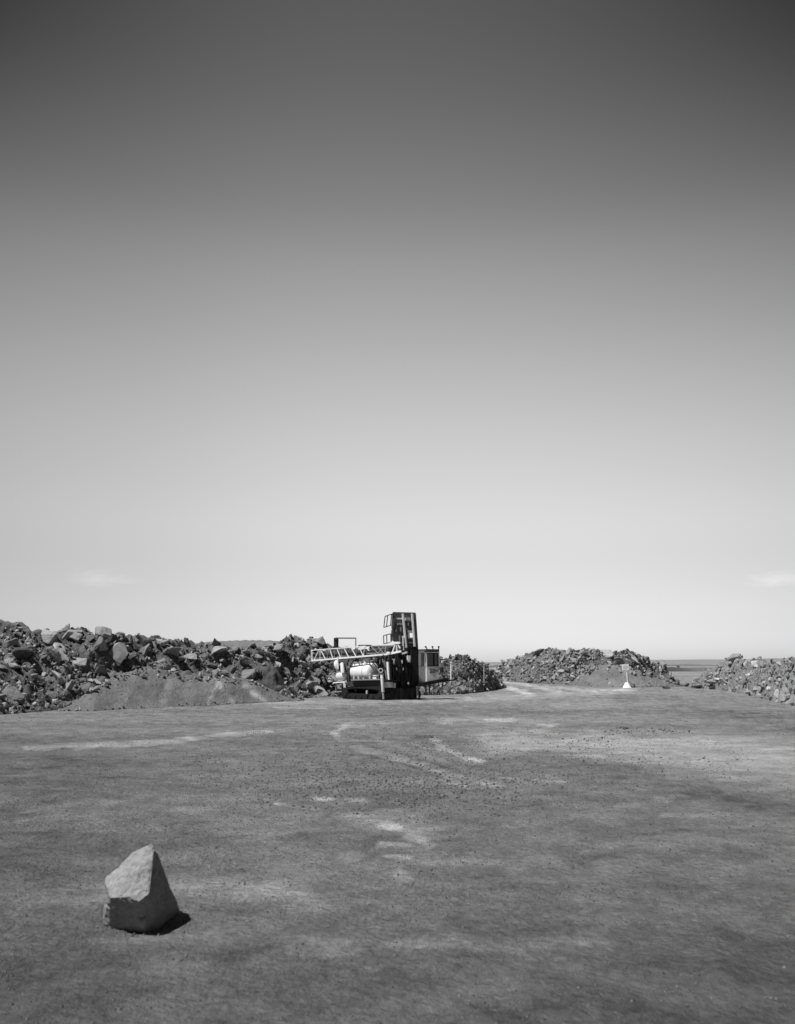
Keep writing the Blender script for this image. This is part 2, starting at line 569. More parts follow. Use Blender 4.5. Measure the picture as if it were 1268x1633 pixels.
class Bank:
    """a heap that runs across the pit: front foot line, crest line, back foot; built as a real ridge with depth"""

    def __init__(self, top, base, slope=36, nu=240, nv=34, rough=0.35, rscale=0.5, seed=1, bulge=0.0, back=1.3):
        self.px0, self.px1 = top[0][0], top[-1][0]
        self.top, self.base, self.slope = top, base, slope
        q = np.linspace(self.px0, self.px1, nu)
        A = np.array([list(ray_ground(p, b)) for p, b in zip(q, lerp_pts(base, q))])
        B = []
        for p, t, a in zip(q, lerp_pts(top, q), A):
            Y = a[1]
            for _ in range(25):
                c = ray_depth(p, t, Y)
                Y = a[1] + max(c.z, 0.05) / math.tan(math.radians(slope))
            B.append(list(c))
        B = np.array(B)
        B[:, 2] = np.maximum(B[:, 2], 0.03)
        self.q, self.A, self.B = q, A, B
        hgt = B[:, 2:3]
        v = np.linspace(0, 1, nv)
        P = []
        for t in v:
            p = A * (1 - t) + B * t
            p[:, 2] = hgt[:, 0] * (t + bulge * math.sin(math.pi * t))
            P.append(p)
        for t in np.linspace(0, 1, 14)[1:]:
            p = B.copy()
            p[:, 1] += t * hgt[:, 0] * back + t * 0.3
            p[:, 2] = hgt[:, 0] * (1 - t) - 0.06 * t
            P.append(p)
        P = np.array(P)
        P[0, :, 2] = -0.15
        x, y = P[..., 0], P[..., 1]
        fade = np.clip(P[..., 2] / 0.5, 0, 1)
        n = fbm(x, y, rscale, 5, seed * 13, 0.55)
        n2 = np.abs(fbm(x, y, rscale * 2.4, 3, seed * 17))
        P[..., 2] += fade * rough * (n * 1.2 - n2 * 0.6 + 0.05)
        P[..., 1] -= fade * rough * 0.9 * fbm(x + 31, P[..., 2] * 2.2 + 7, rscale * 1.5, 4, seed * 19)
        # after the roughening, bring the crest back to its line
        _, sy = project(P[..., 0], P[..., 1], P[..., 2])
        act = sy[:nv].min(axis=0)
        want = lerp_pts(top, q)
        k = max(3, int(nu * 14 / (self.px1 - self.px0))) | 1
        pad = np.pad(act - want, k // 2, mode='edge')
        off = np.convolve(pad, np.ones(k) / k, mode='valid')
        P[..., 2] += np.clip(P[..., 2] / np.maximum(hgt[:, 0], 0.3), 0, 1) * (off * B[:, 1] / F)
        self.P, self.nv, self.nu = P, nv, nu
        self.sx, self.sy = project(P[:nv, :, 0], P[:nv, :, 1], P[:nv, :, 2])
        R, C = P.shape[:2]
        i = np.arange(R - 1)[:, None] * C + np.arange(C - 1)[None, :]
        f1 = np.stack([i, i + 1, i + C + 1], -1).reshape(-1, 3)
        f2 = np.stack([i, i + C + 1, i + C], -1).reshape(-1, 3)
        self.verts, self.faces = P.reshape(-1, 3), np.concatenate([f1, f2])

    def at(self, px, v):
        """point of the front slope at column px and height fraction v"""
        u = np.clip((px - self.px0) / (self.px1 - self.px0), 0, 1) * (self.nu - 1)
        i = int(min(u, self.nu - 2))
        j = int(min(max(v, 0), 1) * (self.nv - 1))
        return Vector(self.P[j, i] * (1 - (u - i)) + self.P[j, i + 1] * (u - i))

    def at_pix(self, px, py):
        """the surface point seen at a photograph position (the nearest one along that line of sight)"""
        d = np.hypot(self.sx - px, self.sy - py)
        near = np.argwhere(d < max(2.5, d.min() + 0.5))
        i, j = min(near, key=lambda k: self.P[k[0], k[1], 1])
        return Vector(self.P[i, j])

    def build(self, name, label, mat_, items=(), seed=5, albedo=None, kind='stuff', cat='rubble', mat2=None):
        rng = np.random.default_rng(seed)
        v, f = scatter_mesh(items, SMALL, rng, (self.verts, self.faces))
        me = mesh_np(name, v, f)
        at = me.attributes.new('albedo', 'FLOAT', 'POINT')
        a = np.ones(len(v), np.float32)
        if albedo is not None:
            k = len(self.verts)
            px, py = project(v[:k, 0], v[:k, 1], v[:k, 2])
            a[:k] = albedo(px, py, v[:k])
        at.data.foreach_set('value', a)
        o = obj(name, me, mat_)
        if mat2 is not None:
            me.materials.append(mat2)
            mi = np.zeros(len(me.polygons), np.int32)
            mi[len(self.faces):] = 1
            me.polygons.foreach_set('material_index', mi)
        sm_ = np.zeros(len(me.polygons), bool)
        sm_[:len(self.faces)] = True
        me.polygons.foreach_set('use_smooth', sm_)
        tag(o, label, cat, kind=kind)
        return o


def scatter_bank(bank, n, lo, hi, seed, vmin=0.02, vmax=1.0, px=None, power=2.2, skip=None, sink=0.3):
    """small stones of a bank: (x, y, z, size)"""
    rng = np.random.default_rng(seed)
    res = []
    a, b = px or (bank.px0, bank.px1)
    while len(res) < n:
        p, v = rng.uniform(a, b), rng.uniform(vmin, vmax)
        if skip is not None and skip(p, v):
            continue
        c = bank.at(p, v)
        if c.z < 0.02 and v > 0.3:
            continue
        s = lo + (hi - lo) * rng.uniform() ** power
        res.append((c.x, c.y - s * 0.2, c.z + s * (0.5 - sink), s))
    return res


def individual_rocks(bank, n, lo, hi, seed, label, group, px=None, vmin=0.0, vmax=1.0, skip=None, power=2.0, material=None):
    """the stones that show largest: each one an object of its own"""
    rng = np.random.default_rng(seed)
    a, b = px or (bank.px0, bank.px1)
    placed, tries = [], 0
    while len(placed) < n and tries < n * 200:
        tries += 1
        p, v = rng.uniform(a, b), rng.uniform(vmin, vmax)
        if skip is not None and skip(p, v):
            continue
        s = lo + (hi - lo) * rng.uniform() ** power
        c = bank.at(p, v)
        if any((c - q).length < 0.62 * (s + t) for q, t in placed):
            continue
        placed.append((c, s))
    for c, s in placed:
        o = bpy.data.objects.new('boulder', BIG[rng.integers(len(BIG))])
        COL.objects.link(o)
        o.location = (c.x, c.y - s * 0.1, c.z + s * 0.02)
        o.rotation_euler = (rng.normal(0, 0.6), rng.normal(0, 0.6), rng.uniform(0, 6.283))
        k = rng.uniform(0.65, 1.25, 3)
        o.scale = (s * k[0], s * k[1], s * k[2])
        if material is not None:
            o.material_slots[0].link = 'OBJECT'
            o.material_slots[0].material = material
        tag(o, label, 'boulder', group)


def special_rock(bank, px, py, wpx, hpx, seed, material, label, rot=0.0, depth=0.8, out=0.0, name='boulder', n=11):
    """one stone the photo lets you single out, sized in photograph pixels at its distance"""
    c = bank.at_pix(px, py) if bank is not None else ray_ground(px, py + hpx / 2)
    s = c.y / F
    bm = rock_proto(seed, n=n, flat=0.9, sub=2, rough=0.10)
    ext = [max(abs(v.co[i]) for v in bm.verts) for i in range(3)]
    for v in bm.verts:
        v.co = Vector((v.co.x / ext[0] * wpx / 2 * s, v.co.y / ext[1] * max(wpx, hpx) / 2 * s * depth, v.co.z / ext[2] * hpx / 2 * s))
        v.co.rotate(Matrix.Rotation(rot, 3, 'Y'))
    me = bpy.data.meshes.new(name)
    bm.to_mesh(me)
    bm.free()
    o = obj(name, me, material)
    if bank is None:
        o.location = (c.x, c.y, hpx / 2 * s * 0.8)
    else:
        t = ray_depth(px, py, c.y - min(out, 0.25) * 0.6)
        t.z = min(t.z, c.z + hpx * s * 0.3)
        o.location = t
    tag(o, label, 'boulder')
    return o


# --- left bank
left_top = [(-420, 975), (-60, 985), (0, 990), (30, 992), (48, 1004), (80, 1008), (122, 1001), (138, 1006), (170, 1010), (220, 1014), (270, 1019), (320, 1024),
            (345, 1029), (385, 1034), (430, 1030), (455, 1018), (468, 1013), (485, 1020), (500, 1017), (515, 1022), (530, 1030), (560, 1034), (620, 1040), (690, 1047)]
left_base = [(-420, 1160), (-60, 1142), (0, 1139), (100, 1132), (200, 1127), (300, 1122), (420, 1117), (500, 1112), (560, 1111), (690, 1109)]
left = Bank(left_top, left_base, 34, nu=520, nv=46, rough=0.8, rscale=0.45, seed=3)
in_mound = lambda p, v: (110 < p < 455 and v < 0.52 * min(1, (p - 100) / 90.0))
items = scatter_bank(left, 5200, 0.04, 0.22, 11, px=(-200, 690), skip=in_mound)
left.build('rubble', 'long grey bank of broken rock and dirt running along the left behind the drill', M_HEAP, items, 21, mat2=M_RUBBLE,
           albedo=lambda px, py, v: 1.0 + 0.7 * fbm(v[:, 0], v[:, 2] * 2 + v[:, 1], 0.5, 4, 90))
individual_rocks(left, 128, 0.30, 0.92, 31, 'angular grey rock lying in the long rubble bank on the left', 'rocks of the left rubble bank', px=(-5, 560), vmin=0.04, vmax=1.0,
                 skip=lambda p, v: in_mound(p, v) or (p > 500 and v < 0.15))
special_rock(left, 189, 1045, 44, 40, 511, M_MID, 'broad smooth grey boulder standing just above the top of the dirt mound', 0.2, 0.7, 0.3)
special_rock(left, 113, 1011, 40, 15, 512, M_MID, 'long grey slab tilted up on the crest of the left bank', -0.45, 0.9, 0.2)
special_rock(left, 159, 1030, 26, 30, 513, M_MID, 'squarish dark grey boulder left of the broad smooth boulder', 0.1, 0.7, 0.3)
special_rock(left, 264, 1065, 15, 14, 514, M_MID, 'small pale grey block next to the white stone above the dirt mound', 0.1, 0.8, 0.4)
special_rock(left, 276, 1068, 11, 6, 515, M_PALE, 'small bright white stone at the upper edge of the dirt mound', -0.2, 0.8, 0.5)
special_rock(left, 146, 1086, 11, 8, 516, M_PALE, 'small whitish stone at the left foot of the dirt mound', 0.1, 0.8, 0.4)
special_rock(left, 439, 1035, 26, 11, 517, M_MID, 'flat pale slab lying level near the crest, left of the mast tip', -0.08, 0.8, 0.3)
special_rock(left, 489, 1078, 9, 22, 518, M_DARK, 'dark upright slab leaning in the bank left of the drill', 0.35, 0.8, 0.4)
special_rock(left, 479, 1091, 22, 8, 519, M_DARK, 'dark slab lying slantwise below the upright dark slab', -0.55, 0.8, 0.4)
special_rock(left, 518, 1091, 8, 17, 520, M_DARK, 'narrow dark stone standing beside the rear of the drill', 0.25, 0.8, 0.4)
special_rock(left, 488, 1108, 18, 8, 521, M_DARK, 'low dark stone at the foot of the bank left of the tracks', 0.0, 0.8, 0.5)
special_rock(left, 54, 1076, 14, 9, 522, M_PALE, 'pale rounded stone half buried low in the left bank', 0.0, 0.8, 0.4)
special_rock(left, 72, 1075, 11, 9, 523, M_PALE, 'pale stone right beside the half buried rounded one', 0.0, 0.8, 0.4)
special_rock(left, 109, 1094, 16, 18, 524, M_MID, 'stubby grey stone at the lower left edge of the dirt mound', 0.0, 0.8, 0.4)
special_rock(left, 26, 1103, 15, 17, 525, M_MID, 'lumpy grey stone near the foot of the bank at the left edge', 0.0, 0.8, 0.4)
special_rock(left, 464, 1015, 9, 8, 526, M_DARK, 'small dark stone on the highest point left of the mast', 0.0, 0.8, 0.1)
special_rock(left, 500, 1019, 22, 12, 527, M_MID, 'grey boulder on the crest above the mast tip', 0.1, 0.8, 0.1)

# --- the smooth dirt mound in front of the left bank
mound_top = [(92, 1131), (120, 1116), (150, 1098), (185, 1077), (215, 1069), (255, 1067), (300, 1076), (345, 1079), (390, 1082), (408, 1087), (430, 1098), (455, 1108), (485, 1114)]
mound_base = [(92, 1134), (150, 1134), (250, 1130), (350, 1125), (430, 1120), (485, 1117)]
mound = Bank(mound_top, mound_base, 27, nu=320, nv=50, rough=0.13, rscale=0.7, seed=5, back=1.0)


def mound_tone(px, py, v):
    a = 1.0 + 0.35 * fbm(v[:, 0], v[:, 2] * 2, 0.8, 4, 95)
    for pts, hw, amt in (([(347, 1088), (340, 1103), (331, 1123)], 3, 0.8), ([(348, 1088), (358, 1102), (372, 1123)], 3.5, 0.85),
                         ([(392, 1093), (402, 1104), (420, 1118)], 5, 0.8), ([(320, 1084), (345, 1088)], 4, 0.25), ([(360, 1092), (376, 1122)], 5, 0.2), ([(270, 1084), (262, 1126)], 6, 0.18), ([(215, 1080), (190, 1128)], 7, 0.14)):
        d = poly_dist(px + 6 * fbm(v[:, 0], v[:, 2] * 2, 2.5, 4, 96), py, pts, 1.0)
        a = a + amt * np.exp(-(d / hw) ** 2) * (1.0 + 1.6 * fbm(v[:, 0], v[:, 2], 2.0, 3, 98))
    return np.clip(a, 0.4, 2.5)


mound.build('dirt_mound', 'smooth grey dirt mound with pale runnels at the foot of the left bank', M_MOUND,
            scatter_bank(mound, 260, 0.015, 0.06, 12) + scatter_bank(mound, 120, 0.03, 0.13, 18, vmin=0, vmax=0.12) + scatter_bank(mound, 160, 0.05, 0.22, 19, vmin=0.8, vmax=1.0), 22, mound_tone, kind='stuff', cat='dirt mound', mat2=M_RUBBLE)

# --- middle bank right of the drill
mid_top = [(640, 1052), (690, 1047), (715, 1049), (735, 1044), (752, 1050), (775, 1059), (790, 1075), (800, 1090), (808, 1096)]
mid_base = [(640, 1109), (690, 1109), (740, 1107), (775, 1103), (795, 1099), (808, 1097)]
mid = Bank(mid_top, mid_base, 30, nu=200, nv=40, rough=0.45, rscale=0.5, seed=7)
lowmid = lambda p, v: p > 700 and v < 0.22
mid.build('rubble', 'low bank of dirt and rock between the drill cab and the track', M_HEAP, scatter_bank(mid, 1500, 0.05, 0.24, 13), 23, mat2=M_RUBBLE,
          albedo=lambda px, py, v: 1.12 + 0.6 * fbm(v[:, 0], v[:, 2] * 2 + v[:, 1], 0.5, 4, 91))
individual_rocks(mid, 48, 0.2, 0.5, 33, 'angular grey rock lying in the low bank behind the cab', 'rocks of the bank behind the cab', px=(675, 800), vmin=0.05, vmax=1.0,
                 skip=lambda p, v: 0.25 < v < 0.5 and p < 760)
special_rock(mid, 774, 1092, 10, 9, 531, M_DARK, 'dark stone at the right end of the bank behind the cab', 0.0, 0.8, 0.3)
special_rock(mid, 736, 1100, 16, 13, 532, M_MID, 'grey pyramid shaped stone at the foot of the bank right of the cab', 0.0, 0.8, 0.4)
special_rock(mid, 727, 1048, 9, 9, 533, M_DARK, 'dark stone on the crest right behind the white stake', 0.0, 0.8, 0.1)

# --- right bank
right_top = [(776, 1084), (784, 1072), (792, 1061), (812, 1052), (832, 1046), (850, 1039), (880, 1033), (900, 1037), (940, 1034), (955, 1036), (975, 1041), (992, 1038), (1002, 1036), (1012, 1041),
             (1030, 1050), (1040, 1057), (1055, 1058), (1064, 1066), (1072, 1080), (1080, 1087)]
right_base = [(776, 1085), (800, 1086), (850, 1090), (900, 1092), (950, 1092), (1000, 1091), (1040, 1089), (1080, 1088)]
right = Bank(right_top, right_base, 34, nu=300, nv=44, rough=0.55, rscale=0.4, seed=9)
smooth_r = lambda p, v: p > 940 and v < 0.58
right.build('rubble', 'heap of dark broken rock right of the track, behind the sign', M_HEAP, scatter_bank(right, 2000, 0.07, 0.32, 14, skip=smooth_r), 24, mat2=M_RUBBLE,
            albedo=lambda px, py, v: 1.15 + 0.6 * fbm(v[:, 0], v[:, 2] * 2 + v[:, 1], 0.4, 4, 92))
individual_rocks(right, 82, 0.42, 0.95, 35, 'angular grey rock lying in the heap right of the track', 'rocks of the heap right of the track', px=(785, 1072), vmin=0.03, vmax=1.0, skip=smooth_r)
special_rock(right, 796, 1077, 12, 8, 541, M_DARK, 'dark stone at the left tip of the heap right of the track', 0.0, 0.8, 0.4)
special_rock(right, 956, 1087, 8, 5, 542, M_WHITE, 'small white stone on the dirt slope left of the sign', 0.0, 0.8, 0.4)
special_rock(right, 971, 1084, 3.5, 8, 543, M_PALE, 'slim pale stone leaning beside the small white one', 0.4, 0.8, 0.4)
special_rock(right, 895, 1070, 14, 6, 544, M_PALE, 'flat pale stone midway up the heap right of the track', 0.0, 0.8, 0.5)
mound2_top = [(905, 1089), (935, 1070), (955, 1060), (985, 1060), (1020, 1068), (1045, 1076), (1075, 1088), (1095, 1094)]
mound2_base = [(905, 1093), (950, 1096), (1000, 1097), (1040, 1096), (1095, 1095)]
mound2 = Bank(mound2_top, mound2_base, 24, nu=160, nv=30, rough=0.28, rscale=0.45, seed=11, back=0.6)
mound2.build('dirt_mound', 'low smooth dirt slope rising behind the white sign', M_MOUND, scatter_bank(mound2, 260, 0.03, 0.14, 15) + scatter_bank(mound2, 150, 0.08, 0.42, 41, vmin=0.72, vmax=1.0) + scatter_bank(mound2, 50, 0.06, 0.22, 42, vmin=0.0, vmax=0.2), 25,
             lambda px, py, v: 1.0 + 0.4 * fbm(v[:, 0], v[:, 2] * 2, 0.5, 4, 97), kind='stuff', cat='dirt mound', mat2=M_RUBBLE)

# --- far right bank, closer to the lens
fr_top = [(1105, 1088), (1125, 1070), (1145, 1064), (1158, 1050), (1180, 1048), (1190, 1056), (1215, 1051), (1235, 1056), (1268, 1048), (1330, 1040), (1600, 1010)]
fr_base = [(1105, 1097), (1150, 1101), (1180, 1106), (1220, 1115), (1268, 1126), (1330, 1140), (1600, 1170)]
fr = Bank(fr_top, fr_base, 33, nu=260, nv=40, rough=0.5, rscale=0.5, seed=13)
fr.build('rubble', 'pale rubble bank at the right edge', M_HEAP, scatter_bank(fr, 1700, 0.05, 0.28, 16, px=(1105, 1420)), 26, mat2=M_RUBBLE,
         albedo=lambda px, py, v: 1.9 + 0.7 * fbm(v[:, 0], v[:, 2] * 2 + v[:, 1], 0.5, 4, 93))
individual_rocks(fr, 40, 0.24, 0.6, 37, 'angular pale grey rock lying in the bank at the right edge', 'rocks of the right edge bank', px=(1122, 1275), vmin=0.03, material=M_ROCKPALE)
special_rock(fr, 1170, 1048, 24, 16, 551, M_MID, 'pale boulder perched on the crest of the bank at the right edge', -0.1, 0.8, 0.1)
special_rock(fr, 1185, 1088, 13, 14, 552, M_PALE, 'pale block in the middle of the bank at the right edge', 0.0, 0.8, 0.4)
special_rock(fr, 1195, 1104, 14, 9, 553, M_PALE, 'pale flat stone at the foot of the bank at the right edge', 0.0, 0.8, 0.4)
special_rock(None, 1112, 1094, 34, 8, 561, M_MID, 'long flat grey slab lying in front of the bank at the right edge', 0.02, 0.5, 0.0)
special_rock(None, 1143, 1096, 26, 8, 562, M_DARK, 'low dark slab lying right of the long flat grey slab', 0.03, 0.6, 0.0)
special_rock(fr, 1136, 1089, 24, 6, 563, M_PALE, 'pale flat slab leaning on the left tip of the bank at the right edge', 0.1, 0.6, 0.2)
special_rock(None, 1081, 1062.5, 7, 3.5, 564, M_DARK, 'tiny dark heap far out on the plain in the gap between the two right banks', 0.0, 0.8, 0.0)
special_rock(None, 1064, 1096, 14, 5, 554, M_DARK, 'flat dark stone on the ground right of the sign', 0.0, 0.8, 0.0)

# --- far land
hill_top = [(230, 1045), (290, 1030), (330, 1024), (380, 1021), (430, 1021), (460, 1024), (500, 1032), (560, 1044), (600, 1056)]
hill_base = [(230, 1082), (600, 1082)]
hillb = Bank(hill_top, hill_base, 26, nu=120, nv=24, rough=1.0, rscale=0.15, seed=15, back=2.0)
hillb.build('hill', 'smooth grey spoil hill behind the left rubble bank', M_MOUND, (), 27, None, kind='structure', cat='hill')


for k, (tp, bs, al) in enumerate((([(1020, 1070), (1045, 1065.5), (1075, 1064), (1096, 1066), (1120, 1064.5), (1150, 1067), (1180, 1070)], 1071, 0.62),
                                  ([(1000, 1062), (1060, 1060), (1100, 1059), (1140, 1060.3), (1200, 1059.5), (1268, 1062)], 1062.5, 0.8),
                                  ([(770, 1064), (785, 1061), (800, 1060), (830, 1063)], 1064.5, 0.7))):
    rise = Bank(tp, [(tp[0][0], bs), (tp[-1][0], bs)], 14, nu=120, nv=16, rough=0.7, rscale=0.08, seed=60 + k, back=3.0)
    rise.build('hill', 'low dark rise of waste ground far off across the plain', M_MOUND, (), 70 + k, lambda px, py, v: al + 0.5 * fbm(v[:, 0], v[:, 1], 0.06, 4, 111), kind='structure', cat='hill')


def far_hills():
    n = 160
    xs = np.linspace(-900, 1500, n)
    rows = []
    hgt = 4.0 + 9 * np.clip(0.4 + fbm(xs, xs * 0, 0.0035, 4, 99), 0, 1)
    for t, k in ((0, 0.0), (0.25, 0.55), (0.5, 1.0), (0.8, 0.6), (1, 0.0)):
        rows.append(np.stack([xs, 1700 + 600 * t + 0 * xs, hgt * k - 0.3], 1))
    P = np.array(rows)
    i = np.arange(4)[:, None] * n + np.arange(n - 1)[None, :]
    f = np.stack([i, i + 1, i + n + 1, i + n], -1).reshape(-1, 4)
    me = mesh_np('hills', P.reshape(-1, 3), f)
    at = me.attributes.new('albedo', 'FLOAT', 'POINT')
    at.data.foreach_set('value', np.full(len(me.vertices), 1.2, np.float32))  # tone lifted evenly, distance haze put into the colour
    tag(obj('hills', me, M_MOUND, smooth=True), 'low far hills along the horizon', 'hills', kind='structure')


far_hills()

# ------------------------------------------------------------------ gravel and clods on the open ground
def gravel():
    rng = np.random.default_rng(77)
    it = []
    N = 170000
    px, py = rng.uniform(-150, 1420, N), 1124 + 540 * rng.uniform(size=N) ** 1.5
    clod = np.exp(-((px - 660) / 330) ** 2 - ((py - 1240) / 75) ** 2)
    clump = fbm(px * 0.012, py * 0.03, 1.0, 4, 55)
    keep = rng.uniform(size=N) < (0.14 + 0.55 * clod + 0.6 * clump) * (1 - 0.75 * sm(1340, 1480, py))
    for x_, y_, c_ in zip(px[keep], py[keep], clod[keep]):
        p = ray_ground(x_, y_)
        s = (0.0035 + 0.010 * rng.uniform() ** 4 + 0.0007 * p.y * rng.uniform() ** 2 + 0.030 * c_ * rng.uniform() ** 4)
        it.append((p.x, p.y, s))
    for cx, cy, sx_, sy_, n, s0 in ((680, 1271, 7, 1.2, 16, 0.035), (705, 1271, 9, 1.2, 22, 0.04), (995, 1161, 9, 1.0, 24, 0.06), (1012, 1166, 26, 2, 60, 0.045), (1060, 1165, 14, 1.5, 30, 0.05), (1086, 1168, 14, 1.5, 20, 0.05),
                                    (935, 1180, 22, 5, 30, 0.04), (680, 1175, 9, 1.2, 20, 0.04), (692, 1186, 8, 3, 22, 0.04), (822, 1230, 12, 2, 26, 0.03), (775, 1265, 60, 12, 140, 0.028), (640, 1255, 60, 10, 160, 0.026),
                                    (460, 1230, 50, 14, 120, 0.028), (1020, 1210, 90, 8, 60, 0.03), (222, 1484, 42, 5, 120, 0.012), (275, 1470, 20, 6, 40, 0.012), (630, 1532, 8, 4, 6, 0.02)):
        for _ in range(n):
            p = ray_ground(rng.normal(cx, sx_), rng.normal(cy, sy_))
            it.append((p.x, p.y, s0 * (0.3 + 1.2 * rng.uniform() ** 2)))
    xy = np.array([(p[0], p[1]) for p in it])
    zz = ground_z(xy[:, 0], xy[:, 1])
    small = [(x_, y_, z_ + s * 0.1, s) for (x_, y_, s), z_ in zip(it, zz) if s < 0.03]
    big = [(x_, y_, z_ + s * 0.1, s) for (x_, y_, s), z_ in zip(it, zz) if s >= 0.03]
    v, f = scatter_mesh(small, PEB, rng, scatter_mesh(big, SMALL, rng))
    print('gravel stones', len(small), len(big))
    o = obj('gravel', mesh_np('gravel', v, f), M_GRAVEL)
    tag(o, 'loose gravel and clods strewn over the open dirt', 'gravel', kind='stuff')


gravel()


# ------------------------------------------------------------------ the foreground boulder
def front_boulder():
    Y0 = ray_ground(235, 1486).y
    pts = [  # photograph position of each corner and its distance behind the front foot
        (246, 1350, 0.08), (243, 1345, 0.10), (235, 1344, 0.10), (229, 1348, 0.13), (206, 1364, 0.12), (169, 1396, 0.03), (167, 1402, 0.0),
        (174, 1432, -0.15), (204, 1431, -0.20), (222, 1438, -0.21), (238, 1425, -0.16), (241, 1396, -0.07),
        (250, 1354, 0.22), (258, 1371, 0.30), (265, 1394, 0.32), (272, 1422, 0.30), (276, 1449, 0.26),
    ]
    bm = bmesh.new()
    for px, py, d in pts:
        bm.verts.new(ray_depth(px, py, Y0 + d))
    for px, py in ((171, 1477), (200, 1482), (235, 1486), (256, 1479), (270, 1467)):
        g = ray_ground(px, py)
        bm.verts.new((g.x, g.y, -0.06))
    zs = ray_depth(190, 1400, Y0 + 0.4)
    bm.verts.new(zs)
    for px, d in ((178, 0.45), (262, 0.62)):
        q = ray_ground(px, 1486)
        bm.verts.new((q.x, Y0 + d, -0.06))
    q = ray_depth(164, 1440, Y0 + 0.20)
    bm.verts.new(q)
    q = ray_depth(161, 1470, Y0 + 0.16)
    bm.verts.new(q)
    bmesh.ops.convex_hull(bm, input=bm.verts)
    bmesh.ops.delete(bm, geom=[v for v in bm.verts if not v.link_faces], context='VERTS')
    bmesh.ops.triangulate(bm, faces=bm.faces)
    bmesh.ops.subdivide_edges(bm, edges=bm.edges, cuts=11, use_grid_fill=True)
    bmesh.ops.triangulate(bm, faces=bm.faces)
    bmesh.ops.smooth_vert(bm, verts=bm.verts, factor=0.35, use_axis_x=True, use_axis_y=True, use_axis_z=True)
    bmesh.ops.subdivide_edges(bm, edges=bm.edges, cuts=2, use_grid_fill=True)
    bmesh.ops.triangulate(bm, faces=bm.faces)
    bm.normal_update()
    for v in bm.verts:
        p = v.co * 5.0
        d = 0.012 * mnoise.fractal(p, 0.9, 2.0, 8) + 0.010 * abs(mnoise.noise(p * 3.1)) - 0.014
        d -= 0.007 * max(0.0, 0.10 - abs(mnoise.noise(p * 0.9 + Vector((4, 1, 9))))) / 0.10
        lay = mnoise.noise(Vector((p.x * 1.2 + p.z * 0.8, p.y, p.z * 5.0)))
        d += 0.0025 * (1 if lay > 0.12 else 0)
        v.co += v.normal * d
    base = ray_ground(225, 1480)
    for v in bm.verts:
        v.co -= base
    me = bpy.data.meshes.new('boulder')
    bm.to_mesh(me)
    bm.free()
    o = obj('boulder', me, M_BOULDER)
    o.location = base
    tag(o, 'big pointed boulder standing alone on the dirt in front, one face sunlit', 'boulder')
    # the knob of stone that sticks out of its shaded front
    kb = rock_proto(612, n=12, flat=0.9, sub=1, rough=0.1)
    for v in kb.verts:
        v.co = Vector((v.co.x * 0.045, v.co.y * 0.04, v.co.z * 0.065))
    km = bpy.data.meshes.new('knob')
    kb.to_mesh(km)
    kb.free()
    k = obj('knob', km, M_BOULDER, parent=o)
    k.location = ray_depth(225, 1470, Y0 - 0.085) - base


front_boulder()

